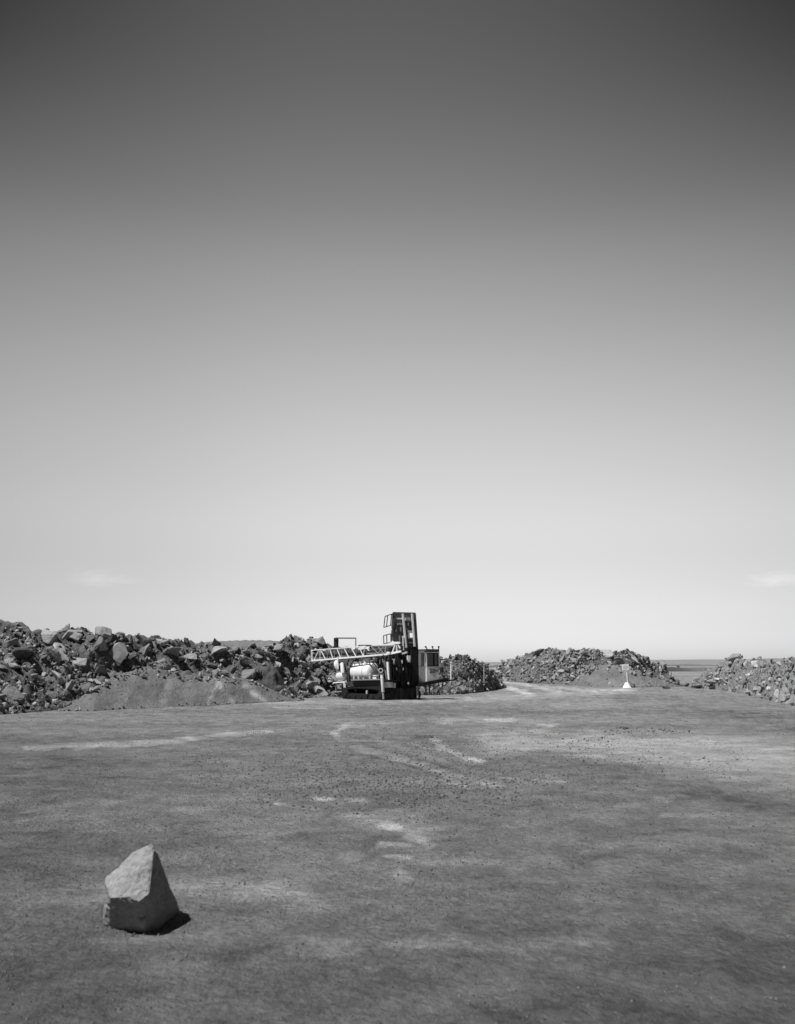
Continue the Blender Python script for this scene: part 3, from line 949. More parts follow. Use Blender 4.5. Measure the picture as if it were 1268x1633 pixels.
# ------------------------------------------------------------------ mesh builder for made things
class MB:
    def __init__(self):
        self.bm = bmesh.new()

    def hexa(self, c, ax, ay, az, bevel=0.0):
        """box with centre c and half-axis vectors"""
        vs = [self.bm.verts.new(c + sx * ax + sy * ay + sz * az) for sz in (-1, 1) for sy in (-1, 1) for sx in (-1, 1)]
        fs = [(0, 2, 3, 1), (4, 5, 7, 6), (0, 1, 5, 4), (2, 6, 7, 3), (0, 4, 6, 2), (1, 3, 7, 5)]
        faces = [self.bm.faces.new([vs[i] for i in f]) for f in fs]
        if bevel:
            es = list({e for f in faces for e in f.edges})
            bmesh.ops.bevel(self.bm, geom=es, offset=bevel, segments=2, affect='EDGES', clamp_overlap=True)
        return self

    def bar(self, a, b, t, t2=None, up=None):
        d = b - a
        L = d.length
        d.normalize()
        up = up or Vector((0, 0, 1))
        if abs(d.dot(up)) > 0.95:
            up = Vector((0.94, 0.34, 0))
        s = d.cross(up).normalized()
        u = s.cross(d).normalized()
        return self.hexa((a + b) / 2, d * (L / 2), s * (t / 2), u * ((t2 or t) / 2))

    def tube(self, pts, r, n=10, cap=True):
        rings = []
        for i, p in enumerate(pts):
            d = (pts[min(i + 1, len(pts) - 1)] - pts[max(i - 1, 0)]).normalized()
            a = Vector((0, 0, 1)) if abs(d.z) < 0.9 else Vector((1, 0, 0))
            s = d.cross(a).normalized()
            u = s.cross(d)
            rr = r[i] if isinstance(r, (list, tuple)) else r
            rings.append([self.bm.verts.new(p + s * math.cos(k * 2 * math.pi / n) * rr + u * math.sin(k * 2 * math.pi / n) * rr) for k in range(n)])
        for A, B in zip(rings[:-1], rings[1:]):
            for k in range(n):
                self.bm.faces.new((A[k], A[(k + 1) % n], B[(k + 1) % n], B[k]))
        if cap:
            self.bm.faces.new(rings[0][::-1])
            self.bm.faces.new(rings[-1])
        return self

    def torus(self, c, ex, ez, R, r, n=20, m=8):
        ey = ex.cross(ez)
        g = []
        for i in range(n):
            a = 2 * math.pi * i / n
            o = ex * math.cos(a) + ez * math.sin(a)
            g.append([self.bm.verts.new(c + o * (R + r * math.cos(2 * math.pi * j / m)) + ey * r * math.sin(2 * math.pi * j / m)) for j in range(m)])
        for i in range(n):
            for j in range(m):
                self.bm.faces.new((g[i][j], g[(i + 1) % n][j], g[(i + 1) % n][(j + 1) % m], g[i][(j + 1) % m]))
        return self

    def build(self, name, material, parent=None, smooth=False, label=None):
        bmesh.ops.recalc_face_normals(self.bm, faces=self.bm.faces)
        me = bpy.data.meshes.new(name)
        if parent is not None:
            off = Vector((0, 0, 0))
            p = parent
            while p is not None:
                off += p.location
                p = p.parent
            for v in self.bm.verts:
                v.co -= off
        self.bm.to_mesh(me)
        self.bm.free()
        o = obj(name, me, material, parent)
        if smooth:
            me.polygons.foreach_set('use_smooth', [True] * len(me.polygons))
            me.set_sharp_from_angle(angle=math.radians(40))
        if label:
            o['label'] = label
        return o


def empty(name, loc):
    o = bpy.data.objects.new(name, None)
    o.empty_display_size = 0.5
    o.location = loc
    COL.objects.link(o)
    return o


# ------------------------------------------------------------------ the drill rig
EZ = Vector((0, 0, 1))
RB = ray_ground(610, 1117.5)                            # the near corner of the machine, where the white jack stands
E1 = E2 = None


def use(yaw):
    """choose the side of the machine to work on: its long flank (faces left) or its drilling end (faces right)"""
    global E1, E2
    y = math.radians(yaw)
    E1 = Vector((math.cos(y), math.sin(y), 0))          # along that side, to the right
    E2 = Vector((-math.sin(y), math.cos(y), 0))         # into the machine


FLANK, END = -48, 26
use(FLANK)


def RP(px, py, wd=0.0):
    """point on the vertical plane of the chosen side, wd metres inside it"""
    d = pix_dir(px, py)
    o = Vector((0, 0, H))
    t = (RB + E2 * wd - o).dot(E2) / d.dot(E2)
    return o + d * t


def rbox(mb, px0, py0, px1, py1, w0, w1, bevel=0.0):
    m = ((px0 + px1) / 2, (py0 + py1) / 2)
    a, b = RP(px0, m[1], w0), RP(px1, m[1], w0)
    t, c = RP(m[0], py0, w0), RP(m[0], py1, w0)
    hu, hz = abs((b - a).dot(E1)) / 2, abs(t.z - c.z) / 2
    ctr = (a + b) / 2
    ctr.z = (t.z + c.z) / 2
    ctr = ctr + E2 * ((w1 - w0) / 2)
    mb.hexa(ctr, E1 * hu, E2 * ((w1 - w0) / 2), EZ * hz, bevel)
    return mb


def rbar(mb, p, q, t, t2=None):
    mb.bar(RP(*p), RP(*q), t, t2)
    return mb


rig = empty('drill_rig', RB)
tag(rig, 'tracked blast hole drill with white lattice mast lowered, white tank and square cab', 'drill rig')


def part(name, material, fn, parent=rig, smooth=False, label=None):
    m = MB()
    fn(m)
    return m.build(name, material, parent, smooth, label)


# crawler tracks -------------------------------------------------
def track(w0, w1, px0=545, px1=613, py0=1097.5, py1=1119):
    a, b = RP(px0, 1108, w0), RP(px1, 1108, w0)
    L = (b - a).dot(E1)
    top, bot = RP(583, py0, w0).z, 0.0
    top -= 0
    R = (top - bot) / 2
    c0 = Vector((a.x, a.y, bot + R)) + E2 * ((w1 - w0) / 2)
    hw = (w1 - w0) / 2
    path = []
    n = 14
    for i in range(n + 1):
        t = i / n
        sag = -0.10 * (1 - (2 * t - 1) ** 2)
        path.append((R + t * (L - 2 * R), R - 0.10 * abs(2 * t - 1) ** 3 + 0.02 + 0 * sag))
    for i in range(1, 9):
        an = math.pi / 2 - math.pi * i / 9
        path.append((L - R + R * math.cos(an), R * math.sin(an) * (0.92 if an > 0 else 1)))
    for i in range(n + 1):
        t = 1 - i / n
        path.append((R + t * (L - 2 * R), -R))
    for i in range(1, 9):
        an = -math.pi / 2 - math.pi * i / 9
        path.append((R + R * math.cos(an), R * math.sin(an) * (0.92 if math.sin(an) > 0 else 1)))
    P = [c0 + E1 * u + EZ * z for u, z in path]
    m = MB()
    N = len(P)
    # a belt of separate shoes
    for i in range(N):
        p, q = P[i], P[(i + 1) % N]
        if (q - p).length < 1e-4:
            continue
        d = (q - p).normalized()
        nrm = d.cross(E2)
        m.hexa((p + q) / 2 - nrm * 0.0, d * ((q - p).length * 0.46), E2 * hw, nrm * 0.045)
        m.hexa((p + q) / 2 + nrm * -0.06, d * 0.02, E2 * hw * 0.98, nrm * 0.03)
    tr = m.build('crawler_track', M_TRACK, rig)
    fm = MB()
    fm.hexa(c0 + E1 * (L / 2) + EZ * (-0.18), E1 * (L / 2 - R * 0.9), E2 * hw * 0.75, EZ * 0.20, 0.03)
    fm.build('track_frame', M_TRACK, tr)
    for u in (R, L - R):
        wmb = MB()
        c = c0 + E1 * u
        wmb.tube([c - E2 * hw * 1.02, c + E2 * hw * 1.02], R - 0.10, 22)
        wmb.tube([c - E2 * hw * 1.14, c - E2 * hw * 1.02], R * 0.45, 16)
        wmb.build('sprocket', M_TRACK, tr, True)
    for k in range(6):
        c = c0 + E1 * (R + (L - 2 * R) * (k + 0.5) / 6) - EZ * (R - 0.17)
        MB().tube([c - E2 * hw * 0.95, c + E2 * hw * 0.95], 0.12, 14).build('roller', M_TRACK, tr, True)
    return tr


track(0.0, 0.62)
track(2.7, 3.32, 545 + 46, 613 + 46)
part('fuel_cap', M_LIGHTSTEEL, lambda m: rbox(m, 583.2, 1101, 585.6, 1107, -0.04, 0.05, 0.02))

# main frame and decks -------------------------------------------
part('chassis', M_STEEL, lambda m: (rbox(m, 557, 1087, 611, 1096, 0.2, 3.2, 0.02), rbox(m, 560, 1084.5, 611, 1086.8, 0.05, 3.2, 0.01)))
part('deck_edge', M_BEAM, lambda m: rbar(m, (560, 1084.5, 0.0), (606, 1083.5, 0.0), 0.05, 0.06))
part('engine_housing', M_STEEL, lambda m: (rbox(m, 600, 1050, 622, 1086, 1.3, 3.0, 0.04), rbox(m, 566, 1062, 599, 1085, 1.9, 3.0, 0.04)))
part('radiator', M_TRACK, lambda m: rbox(m, 604, 1044, 622, 1049.7, 1.3, 2.9, 0.04))
use(END)
part('dust_curtain', M_BLACK, lambda m: [rbox(m, 613.5 + i * 4.3, 1097 + (i % 3) * 0.6, 617.6 + i * 4.3, 1117 - i * 0.3 + (i % 2) * 0.4, -0.08 + 0.03 * (i % 2), 0.0 + 0.03 * (i % 2)) for i in range(11)]
     + [rbox(m, 614.5, 1096, 660, 1114, 0.1, 0.5)])
part('tool_box', M_LIGHTSTEEL, lambda m: (rbox(m, 613, 1088, 627, 1096.6, -0.1, 0.2, 0.02), rbox(m, 627.3, 1089, 631.5, 1097, -0.08, 0.18, 0.02)))


def drill_column(m):
    rbox(m, 655.5, 1035, 669, 1115.5, 0.15, 0.9, 0.05)
    rbox(m, 669.2, 1051, 671.5, 1060, 0.2, 0.7, 0.05)
    rbox(m, 649, 1057, 655.3, 1097, 0.1, 0.8, 0.03)
    rbox(m, 640, 1063, 648.8, 1098, 0.2, 0.9, 0.03)


part('mast_pivot', M_BLACK, drill_column)
part('pulldown_frame', M_STEEL, lambda m: (rbox(m, 620.3, 1033, 625, 1085, 0.2, 0.5, 0.02), rbox(m, 625.2, 1044, 655, 1049, 0.3, 0.7, 0.02), rbox(m, 634.5, 1047.3, 640.0, 1086, 0.35, 0.62, 0.02),
                                           rbox(m, 642, 1049.2, 645, 1060, 0.35, 0.6, 0.01)))
use(FLANK)
part('white_post', M_WHITE, lambda m: m.tube([RP(618.4, 1055.5, 0.3), RP(619.0, 1068, 0.3), RP(620.3, 1084, 0.3)], [0.085, 0.085, 0.06], 10), smooth=True)
part('brace', M_BEAM, lambda m: (rbar(m, (607.0, 1050, 0.3), (605.6, 1059, 0.3), 0.05), rbar(m, (609, 1043, 0.35), (616, 1083, 0.35), 0.05), rbar(m, (613, 1046, 0.4), (616.8, 1086, 0.4), 0.05)))


use(END)


def hoses():
    rr = random.Random(5)
    for k in range(9):
        x0, x1 = 622 + k * 3.4 + rr.uniform(-1, 1), 626 + k * 3.2 + rr.uniform(-2, 2)
        low = rr.uniform(1060, 1078)
        pts = []
        for i in range(13):
            t = i / 12
            x = x0 * (1 - t) + x1 * t + 4 * math.sin(math.pi * t) * rr.uniform(0.7, 1.0)
            y = (1043 + rr.uniform(0, 0.5)) * (1 - t) + 1088 * t
            pts.append(RP(x, y, 0.12 - 0.18 * math.sin(math.pi * t) + 0.03 * (k % 3)))
        MB().tube(pts, 0.045, 8).build('hose', M_BLACK, rig, True)
    for i, (x, y) in enumerate(((633, 1067), (643.5, 1067), (652, 1090), (628, 1058), (653.5, 1053))):
        part('hose_fitting', M_LIGHTSTEEL, lambda m: rbox(m, x - 0.9, y - 2.2, x + 0.9, y + 2.2, -0.10, 0.0, 0.02))


hoses()
part('gap_plate', M_TANK, lambda m: (rbox(m, 625.8, 1050.5, 630, 1059, -0.02, 0.05, 0.01), rbox(m, 650.0, 1045.5, 655.0, 1056, -0.05, 0.05, 0.01), rbox(m, 640.8, 1052, 642.4, 1058, -0.05, 0.0, 0.01)))  # pale plates added for the light rubble that shows through gaps

use(FLANK)
# the white air tank ----------------------------------------------
TA = E1.copy()
tank_c = (RP(567, 1071.5, 0.95) + RP(599, 1071.5, 0.95)) / 2
half = (RP(599, 1071.5, 0.95) - RP(567, 1071.5, 0.95)).length / 2 - 0.08
tax = (Matrix.Rotation(math.radians(-6), 3, 'Z') @ TA)


def tank(m):
    R = 0.56
    prof = [(-half - 0.18, 0.02)] + [(-half - 0.18 * math.cos(a), R * math.sin(a) ** 0.8) for a in np.linspace(0.25, math.pi / 2, 7)]
    prof += [(-half * 0.2, R), (-half * 0.2 + 0.02, R * 1.015), (half * 0.15, R * 1.015), (half * 0.15 + 0.02, R)]
    prof += [(half + 0.18 * math.cos(a), R * math.sin(a) ** 0.8) for a in np.linspace(math.pi / 2, 0.25, 7)] + [(half + 0.18, 0.02)]
    m.tube([tank_c + tax * u for u, _ in prof], [r for _, r in prof], 32)


tk = part('air_tank', M_TANK, tank, smooth=True)
part('tank_band', M_BEAM, lambda m: m.torus(tank_c + tax * (half * 0.42), E2, EZ, 0.565, 0.018, 30, 6), parent=tk)
part('tank_nozzle', M_WHITE, lambda m: m.tube([tank_c + tax * (-0.02) + EZ * 0.5, tank_c + tax * (-0.02) + EZ * 0.66], 0.09, 12), parent=tk, smooth=True)
part('tank_nozzle', M_WHITE, lambda m: m.tube([tank_c + tax * (-0.42) + EZ * 0.47, tank_c + tax * (-0.5) + EZ * 0.6], 0.05, 12), parent=tk, smooth=True)
for px in (564.5, 572, 580, 590):
    part('tank_leg', M_WHITE, lambda m: rbar(m, (px, 1074.5, 0.48), (px, 1085.5, 0.48), 0.085), parent=tk)
part('air_hose', M_BEAM, lambda m: m.tube([RP(600, 1066, 0.8), RP(604, 1068, 0.6), RP(605.5, 1074, 0.5), RP(605, 1083, 0.5)], 0.05, 8), smooth=True)
part('under_frame', M_BLACK, lambda m: rbox(m, 549, 1096.2, 608, 1112, 0.75, 2.6, 0.02))
for pts, r, mm in ((((598, 1047, .6), (600, 1056, .5), (604, 1062, .4), (609, 1058, .4), (612, 1050, .5)), .03, M_BLACK), (((590, 1049, .9), (589, 1056, .9), (586, 1060, .9)), .04, M_BEAM),
                   (((574, 1050, .9), (574.5, 1055, .9), (577, 1059, .9)), .05, M_LIGHTSTEEL), (((604, 1046, .2), (611, 1058, .1), (613, 1072, .1), (615, 1085, .2)), .035, M_BLACK),
                   (((560, 1084, .1), (560, 1078, .1), (575, 1077, .05), (596, 1076.6, .05), (604, 1076.4, .05), (604, 1084, .05)), .018, M_BEAM),
                   (((556, 1052, .9), (554, 1060, .8), (551, 1066, .7), (548, 1072, .6)), .04, M_BLACK), (((612, 1044, .1), (605, 1052, 0), (603, 1064, 0), (606, 1074, 0), (604, 1084, .1)), .03, M_BLACK)):
    part('pipework', mm, lambda m: m.tube([RP(*p) for p in pts], r, 8), smooth=True)
part('control_box', M_WHITE, lambda m: rbox(m, 594, 1077.2, 600, 1084, 0.1, 0.4, 0.02))
part('pressure_gauge', M_LIGHTSTEEL, lambda m: (m.torus(RP(607.4, 1069.5, -0.1), Vector((0.99, -0.1, 0)), EZ, 0.115, 0.035, 20, 8), rbar(m, (607.6, 1074.5, 0), (608.4, 1078, 0), 0.07)), smooth=True)


def jack(px, pyt, pym, pyb, wd, lean=2.0, mat_=M_WHITE):
    a, b, c = RP(px, pyt, wd), RP(px + lean * 0.65, pym, wd), RP(px + lean, pyb, wd)
    m = MB()
    m.tube([a, a + (b - a) * 0.97, b], [0.088, 0.088, 0.07], 14)
    m.torus(a + (b - a) * 0.18, E1, E2, 0.088, 0.02, 16, 6)
    j = m.build('levelling_jack', mat_, rig, True)
    MB().tube([b, c], 0.06, 12).build('jack_rod', M_BEAM, j, True)
    f = Vector((c.x, c.y, 0.05))
    MB().tube([f - EZ * 0.04, f + EZ * 0.05], 0.16, 16).build('jack_foot', M_TRACK, j, True)


jack(608.8, 1076.5, 1104, 1116, -0.12, 3.2)
use(END)
jack(666, 1094, 1108, 1113, -0.15, 0.5, M_STEEL)
use(FLANK)

# rear end: air cleaner, muffler, bumper ---------------------------
part('muffler', M_WHITE, lambda m: m.tube([RP(536.8, 1053, .2), RP(536.6, 1055.5, .2), RP(536.8, 1061, .2), RP(537.6, 1066, .2), RP(538.2, 1068.2, .2)], [0.06, 0.15, 0.17, 0.11, 0.04], 14), smooth=True)
part('exhaust_pipe', M_WHITE, lambda m: m.tube([RP(538.2, 1048, .1), RP(538.6, 1054, .1), RP(539.4, 1066, .1)], 0.05, 10), smooth=True)
part('intake_stack', M_WHITE, lambda m: m.tube([RP(545.2, 1057.3, .2), RP(545.5, 1058.5, .2), RP(546.8, 1073, .2)], [0.09, 0.115, 0.12], 14), smooth=True)


def cleaner(m):
    c = RP(545.5, 1079, 0.4)
    rs = [(-0.48, 0.02), (-0.46, 0.16), (-0.34, 0.26), (-0.1, 0.30), (0.14, 0.29), (0.32, 0.22), (0.44, 0.02)]
    m.tube([c + E1 * u for u, _ in rs], [r for _, r in rs], 20)


part('air_cleaner', M_MESHWIRE, cleaner, smooth=True)
part('radiator_shroud', M_STEEL, lambda m: rbox(m, 552.5, 1066, 556.5, 1094, 0.5, 1.6, 0.03))
part('rear_bumper', M_WHITE, lambda m: (rbar(m, (532, 1088.8, 0.2), (551, 1087.4, 0.2), 0.07), rbar(m, (549, 1088.6, 0.2), (550, 1098, 0.2), 0.11), rbar(m, (532, 1088.8, 0.2), (531, 1091, 0.8), 0.05),
                                        rbar(m, (552, 1087.4, 0.2), (556, 1090, 0.4), 0.05)))
part('rear_step', M_BEAM, lambda m: (rbar(m, (536, 1089, 0.3), (535.5, 1104, 0.3), 0.05), rbar(m, (529, 1104, 0.3), (550, 1102, 0.3), 0.10, 0.06), rbox(m, 538, 1093, 545, 1099, 0.5, 0.9, 0.02)))
part('rear_leg', M_STEEL, lambda m: (rbox(m, 540, 1103.5, 546, 1112.5, 0.4, 0.9, 0.02),))

# lowered lattice mast ---------------------------------------------
M0, M1 = 0.25, 1.15


def bot(px):
    return 1053.6 + (px - 497) * (1043.2 - 1053.6) / (620 - 497)


def topy(px):
    return 1037.2 + (px - 497) * (1030.3 - 1037.2) / (584 - 497)


mast = part('mast', M_WHITE, lambda m: [
    rbar(m, (497, bot(497), M0), (620, bot(620), M0), 0.085, 0.095),
    rbar(m, (496.6, topy(497), M0), (584, topy(584), M0), 0.05, 0.055),
    rbar(m, (497.3, bot(497), M0), (497.3, topy(497), M0), 0.10),
    rbar(m, (497, bot(497), M1), (620, bot(620), M1), 0.06),
    rbar(m, (497, topy(497), M1), (584, topy(584), M1), 0.045),
    rbar(m, (497.3, bot(497), M1), (497.3, topy(497), M1), 0.10),
    rbar(m, (497.3, topy(497), M0), (497.3, topy(497), M1), 0.09),
    rbar(m, (497.3, bot(497), M0), (497.3, bot(497), M1), 0.09)])


def lacing():
    nodes = [499, 510.3, 520, 532, 543, 552.5, 556, 568.5, 575, 581]
    near = [((501, -1), (508.7, 1)), ((511.5, 1), (519.2, -1)), ((537.4, 1), (543.5, -1)), ((548.5, 1), (556.2, -1)), ((559.5, 1), (568.3, -1)), ((572.7, 1), (579.5, -1)), ((579.5, -1), (582.3, 1)), ((582.2, 1), (588.8, -0.05)),
            ((510.4, -1), (510.4, 1)), ((526, 1), (531, -1))]

    def pt(px, s, wd):
        y = bot(px) if s == -1 else (topy(px) if s == 1 else (bot(px) + topy(px)) / 2)
        return (px, y, wd)
    for (p, a), (q, b) in near:
        part('lacing_bar', M_WHITE, lambda m: rbar(m, pt(p, a, M0), pt(q, b, M0), 0.04), parent=mast)
    for p, q in ((500, 512), (512, 524), (524, 536), (536, 548), (548, 560), (560, 572), (572, 584)):
        part('lacing_bar', M_BEAM, lambda m: rbar(m, pt(p, -1, M1), pt(q, 1, M1), 0.04), parent=mast)
        part('lacing_bar', M_BEAM, lambda m: rbar(m, pt(p, 1, M0), pt(q, 1, M1), 0.035), parent=mast)
        part('lacing_bar', M_BEAM, lambda m: rbar(m, pt(q, -1, M0), pt(q, -1, M1), 0.035), parent=mast)
    for px in (522, 533.5, 545, 568):
        part('lacing_bar', M_BEAM, lambda m: rbar(m, pt(px, -1, M0), pt(px, 1, M0), 0.03), parent=mast)
    # drill pipe lying in the mast, thin and dark
    part('drill_pipe', M_STEEL, lambda m: m.tube([RP(502, 1045.3, 0.75), RP(625, 1035.5, 0.75)], 0.14, 12), parent=mast, smooth=True)
    part('feed_chain', M_STEEL, lambda m: (rbar(m, (517, 1053.2, 0.6), (625, 1046.2, 0.6), 0.10, 0.07), rbar(m, (560, 1049, 0.9), (622, 1046, 0.9), 0.3, 0.1)), parent=mast)
    # darker inner section towards the pivot
    part('inner_mast', M_BEAM, lambda m: [rbar(m, (585, 1030.6, M0), (640, 1029, M0), 0.05), rbar(m, (585, 1042, M0 + .05), (620, 1041, M0 + .05), 0.05)]
         + [rbar(m, (a, 1031, M0), (b, 1042, M0), 0.04) for a, b in ((603, 612), (612, 603), (592, 603), (616, 613), (614, 615.5))], parent=mast)
    part('mast_plate', M_STEEL, lambda m: (rbox(m, 589, 1030.5, 640, 1042, 0.95, 1.1, 0.01), rbox(m, 571, 1028.3, 583, 1030.4, 0.5, 1.0, 0.01)), parent=mast)
    part('mast_tip_light', M_WHITE, lambda m: rbox(m, 501.6, 1034, 503.6, 1037, 0.2, 0.3, 0.01), parent=mast)


lacing()
part('mast_rest', M_WHITE, lambda m: (rbar(m, (624, 1025.3, 0.1), (639, 1025, 0.1), 0.13, 0.12), rbar(m, (631, 1026, 0.1), (626, 1040, 0.1), 0.06), rbar(m, (632.4, 1026, 0.1), (633, 1040, 0.1), 0.065),
                                      rbar(m, (634, 1026, 0.1), (638, 1034, 0.1), 0.055), rbar(m, (625, 1041.8, 0.1), (640, 1038.6, 0.1), 0.10, 0.11), rbox(m, 616, 1039.5, 621, 1044, 0.05, 0.3, 0.02)))
part('rest_bracket', M_LIGHTSTEEL, lambda m: rbar(m, (642, 1042.5, 0.1), (649.5, 1040, 0.1), 0.09))

# platform rails above the mast -----------------------------------
part('deck_rail', M_STEEL, lambda m: (rbar(m, (533, 1018, 2.0), (567.5, 1018.3, 2.0), 0.05), rbar(m, (567.5, 1018, 2.0), (567.5, 1040, 2.0), 0.05), rbar(m, (533, 1018, 2.0), (533, 1040, 2.0), 0.05),
                                      rbar(m, (533, 1018, 2.0), (536.5, 1016.9, 3.1), 0.04), rbar(m, (536.5, 1017, 3.1), (568, 1017, 3.1), 0.03)))
part('exhaust_box', M_STEEL, lambda m: rbox(m, 532, 1018.5, 536.5, 1036, 2.1, 2.3, 0.02))
part('deck_plate', M_STEEL, lambda m: rbox(m, 530, 1036, 600, 1040, 1.9, 3.1, 0.01))

# upright folded deck (the tower) ---------------------------------
use(END)


def tl(px, py):
    """leaning line: the tower leans to the right as it goes down"""
    return px + (py - 978) * 0.045 * (1 if px > 640 else 0.35)


def slab(m, corners, t):
    """flat plate through four corners (clockwise from the upper left), t metres thick"""
    f = [m.bm.verts.new(RP(*c)) for c in corners]
    k = [m.bm.verts.new(RP(*c) + E2 * t) for c in corners]
    m.bm.faces.new(f)
    m.bm.faces.new(k[::-1])
    for i in range(4):
        m.bm.faces.new((f[i], k[i], k[(i + 1) % 4], f[(i + 1) % 4]))


tower = part('folded_deck', M_TOWER, lambda m: [
    slab(m, [(627.5, 979, .55), (649.5, 979.2, .55), (650.8, 1032, .55), (628, 1026, .55)], 0.04),
    slab(m, [(649.7, 979.2, .55), (661.5, 979.5, .55), (663, 1006, .55), (650.3, 1006, .55)], 0.04),
    slab(m, [(650.9, 1019, .55), (663.8, 1019, .55), (665, 1036, .55), (651, 1033, .55)], 0.04),
    rbar(m, (626.8, 977.6, .4), (662, 978.5, .4), 0.10, 0.12),
    rbar(m, (627.5, 978, .4), (626, 1001, .4), 0.12), rbar(m, (626, 1001, .4), (627, 1022, .4), 0.10),
    rbar(m, (661.3, 978, .4), (665.2, 1037, .4), 0.13),
    rbar(m, (624.6, 1008, .35), (627, 1008, .35), 0.16, 0.22)])
part('deck_beam', M_WHITE, lambda m: rbar(m, (642.3, 978.5, .3), (647.8, 1033, .3), 0.11, 0.10), parent=tower)
part('deck_beam', M_WHITE, lambda m: rbar(m, (657.2, 978.5, .3), (661.2, 1031, .3), 0.10, 0.10), parent=tower)
part('deck_beam', M_WHITE, lambda m: rbar(m, (642.8, 1014, .3), (643.4, 1037, .3), 0.07, 0.07), parent=tower)
part('deck_beam', M_STEEL, lambda m: rbar(m, (632, 986, .35), (634, 1007, .35), 0.06, 0.06), parent=tower)
for (a, b, y, y2, dk) in ((631, 642, 986.5, 986.5, 0), (645, 657, 991.5, 991.5, 1), (627, 643.5, 998.2, 998, 1), (646, 658, 999.5, 999.5, 1), (629, 643, 1008.5, 1008.5, 1), (647, 660, 1020, 1020, 1), (641, 648, 1016, 1015, 0)):
    part('cross_bar', M_STEEL if dk else M_CREAM, lambda m: rbar(m, (a, y, .38), (b, y2, .38), 0.07, 0.10), parent=tower)
for (x0, y0, x1, y1, mm) in ((647, 985, 656, 990.6, M_CREAM), (635.5, 994, 641.5, 997, M_CREAM), (651, 993, 652.3, 998, M_CREAM), (632.5, 1000, 634, 1007.5, M_CREAM), (638.4, 1000, 640, 1007.5, M_CREAM),
                             (650.8, 1006.3, 653.6, 1018.8, M_CREAM), (653.7, 1006.3, 659, 1009.4, M_CREAM), (653.7, 1016.6, 659, 1018.8, M_CREAM), (636.8, 1013, 638.5, 1022, M_CREAM), (652.5, 1023.6, 659, 1026, M_LIGHTSTEEL), (658, 1030, 661, 1033.5, M_LIGHTSTEEL)):
    part('deck_panel', mm, lambda m: rbox(m, x0, y0, x1, y1, 0.45, 0.55), parent=tower)
part('tower_foot', M_STEEL, lambda m: rbox(m, 638, 1028, 666, 1044, 0.4, 1.2, 0.02), parent=tower)


def cage(c, mids, w0=0.9, w1=0.9):
    """hinged guard rail: corners go clockwise from the upper left"""
    (ax, ay), (bx, by), (cx, cy), (dx, dy) = c

    def fn(m):
        q = [(ax, ay, w1), (bx, by, w0), (cx, cy, w0), (dx, dy, w1)]
        for i in range(4):
            rbar(m, q[i], q[(i + 1) % 4], 0.045)
        for t in mids:
            wd = w1 * (1 - t) + w0 * t
            rbar(m, (ax * (1 - t) + bx * t, ay * (1 - t) + by * t, wd), (dx * (1 - t) + cx * t, dy * (1 - t) + cy * t, wd), 0.045)
    part('guard_rail', M_STEEL, fn, parent=tower)


use(FLANK)
cage([(614.2, 983), (626.8, 978.6), (625.2, 996.6), (612.2, 1000.6)], (0.33, 0.82))
cage([(611.8, 1013.6), (624.2, 1010.5), (624.4, 1024.4), (612.2, 1026.6)], (0.40, 0.92))

# cab -----------------------------------------------------------------
use(END)
C0, C1 = 0.05, 1.5
cab = part('cab', M_CREAM, lambda m: (rbox(m, 680, 1062.5, 701, 1088, C0, C1, 0.03), rbox(m, 680, 1041, 681.6, 1062.4, C0, C0 + .12), rbox(m, 699.3, 1041, 700.8, 1062.4, C0, C0 + .12),
                                      rbox(m, 680, 1039.8, 701, 1041.2, C0 - .01, C1), rbox(m, 680, 1041, 701, 1062.4, C1 - .1, C1)))
part('cab_roof', M_STEEL, lambda m: rbox(m, 679.4, 1035.2, 701.2, 1039.7, C0 - 0.12, C1 + 0.05, 0.03), parent=cab)
fw = part('window', M_GLASS, lambda m: rbox(m, 681.7, 1041.3, 699.2, 1062.3, C0 + .03, C0 + .05), parent=cab, label='wide front cab window')
part('glazing_bar', M_BLACK, lambda m: rbox(m, 691.2, 1041.3, 693.4, 1062.3, C0 - .01, C0 + .03), parent=fw)
part('window_seal', M_BLACK, lambda m: (rbox(m, 681.6, 1041.2, 682.4, 1062.4, C0 - .02, C0 + .02), rbox(m, 698.6, 1041.2, 699.4, 1062.4, C0 - .02, C0 + .02), rbox(m, 682.4, 1061.6, 698.6, 1062.5, C0 - .02, C0 + .02),
                                        rbox(m, 682.4, 1041.2, 698.6, 1042, C0 - .02, C0 + .02)), parent=fw)
part('operator_seat', M_BEAM, lambda m: (rbox(m, 684, 1051, 689, 1062, C0 + .5, C0 + .7, 0.05), rbox(m, 685, 1046, 688, 1050, C0 + .5, C0 + .65, 0.05)), parent=cab)
part('side_panel', M_CABSHADE, lambda m: (rbox(m, 668, 1062.5, 679.8, 1090.5, C0 + 0.08, C1, 0.03), rbox(m, 668, 1037.6, 679.8, 1041.5, C0 + .08, C1, 0.02),
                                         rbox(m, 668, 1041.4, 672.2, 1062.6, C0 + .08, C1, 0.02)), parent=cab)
part('door_post', M_LIGHTSTEEL, lambda m: (rbox(m, 677.8, 1040, 679.8, 1063, C0 + .06, C0 + .3, 0.01),), parent=cab)
part('window', M_GLASS, lambda m: rbox(m, 672.3, 1041.6, 677.7, 1062.4, C0 + .14, C0 + .2, 0.01), parent=cab, label='tall narrow side window of the cab')
part('grab_rail', M_BEAM, lambda m: rbar(m, (668.5, 1036.3, C0), (679.5, 1036.3, C0), 0.04), parent=cab)
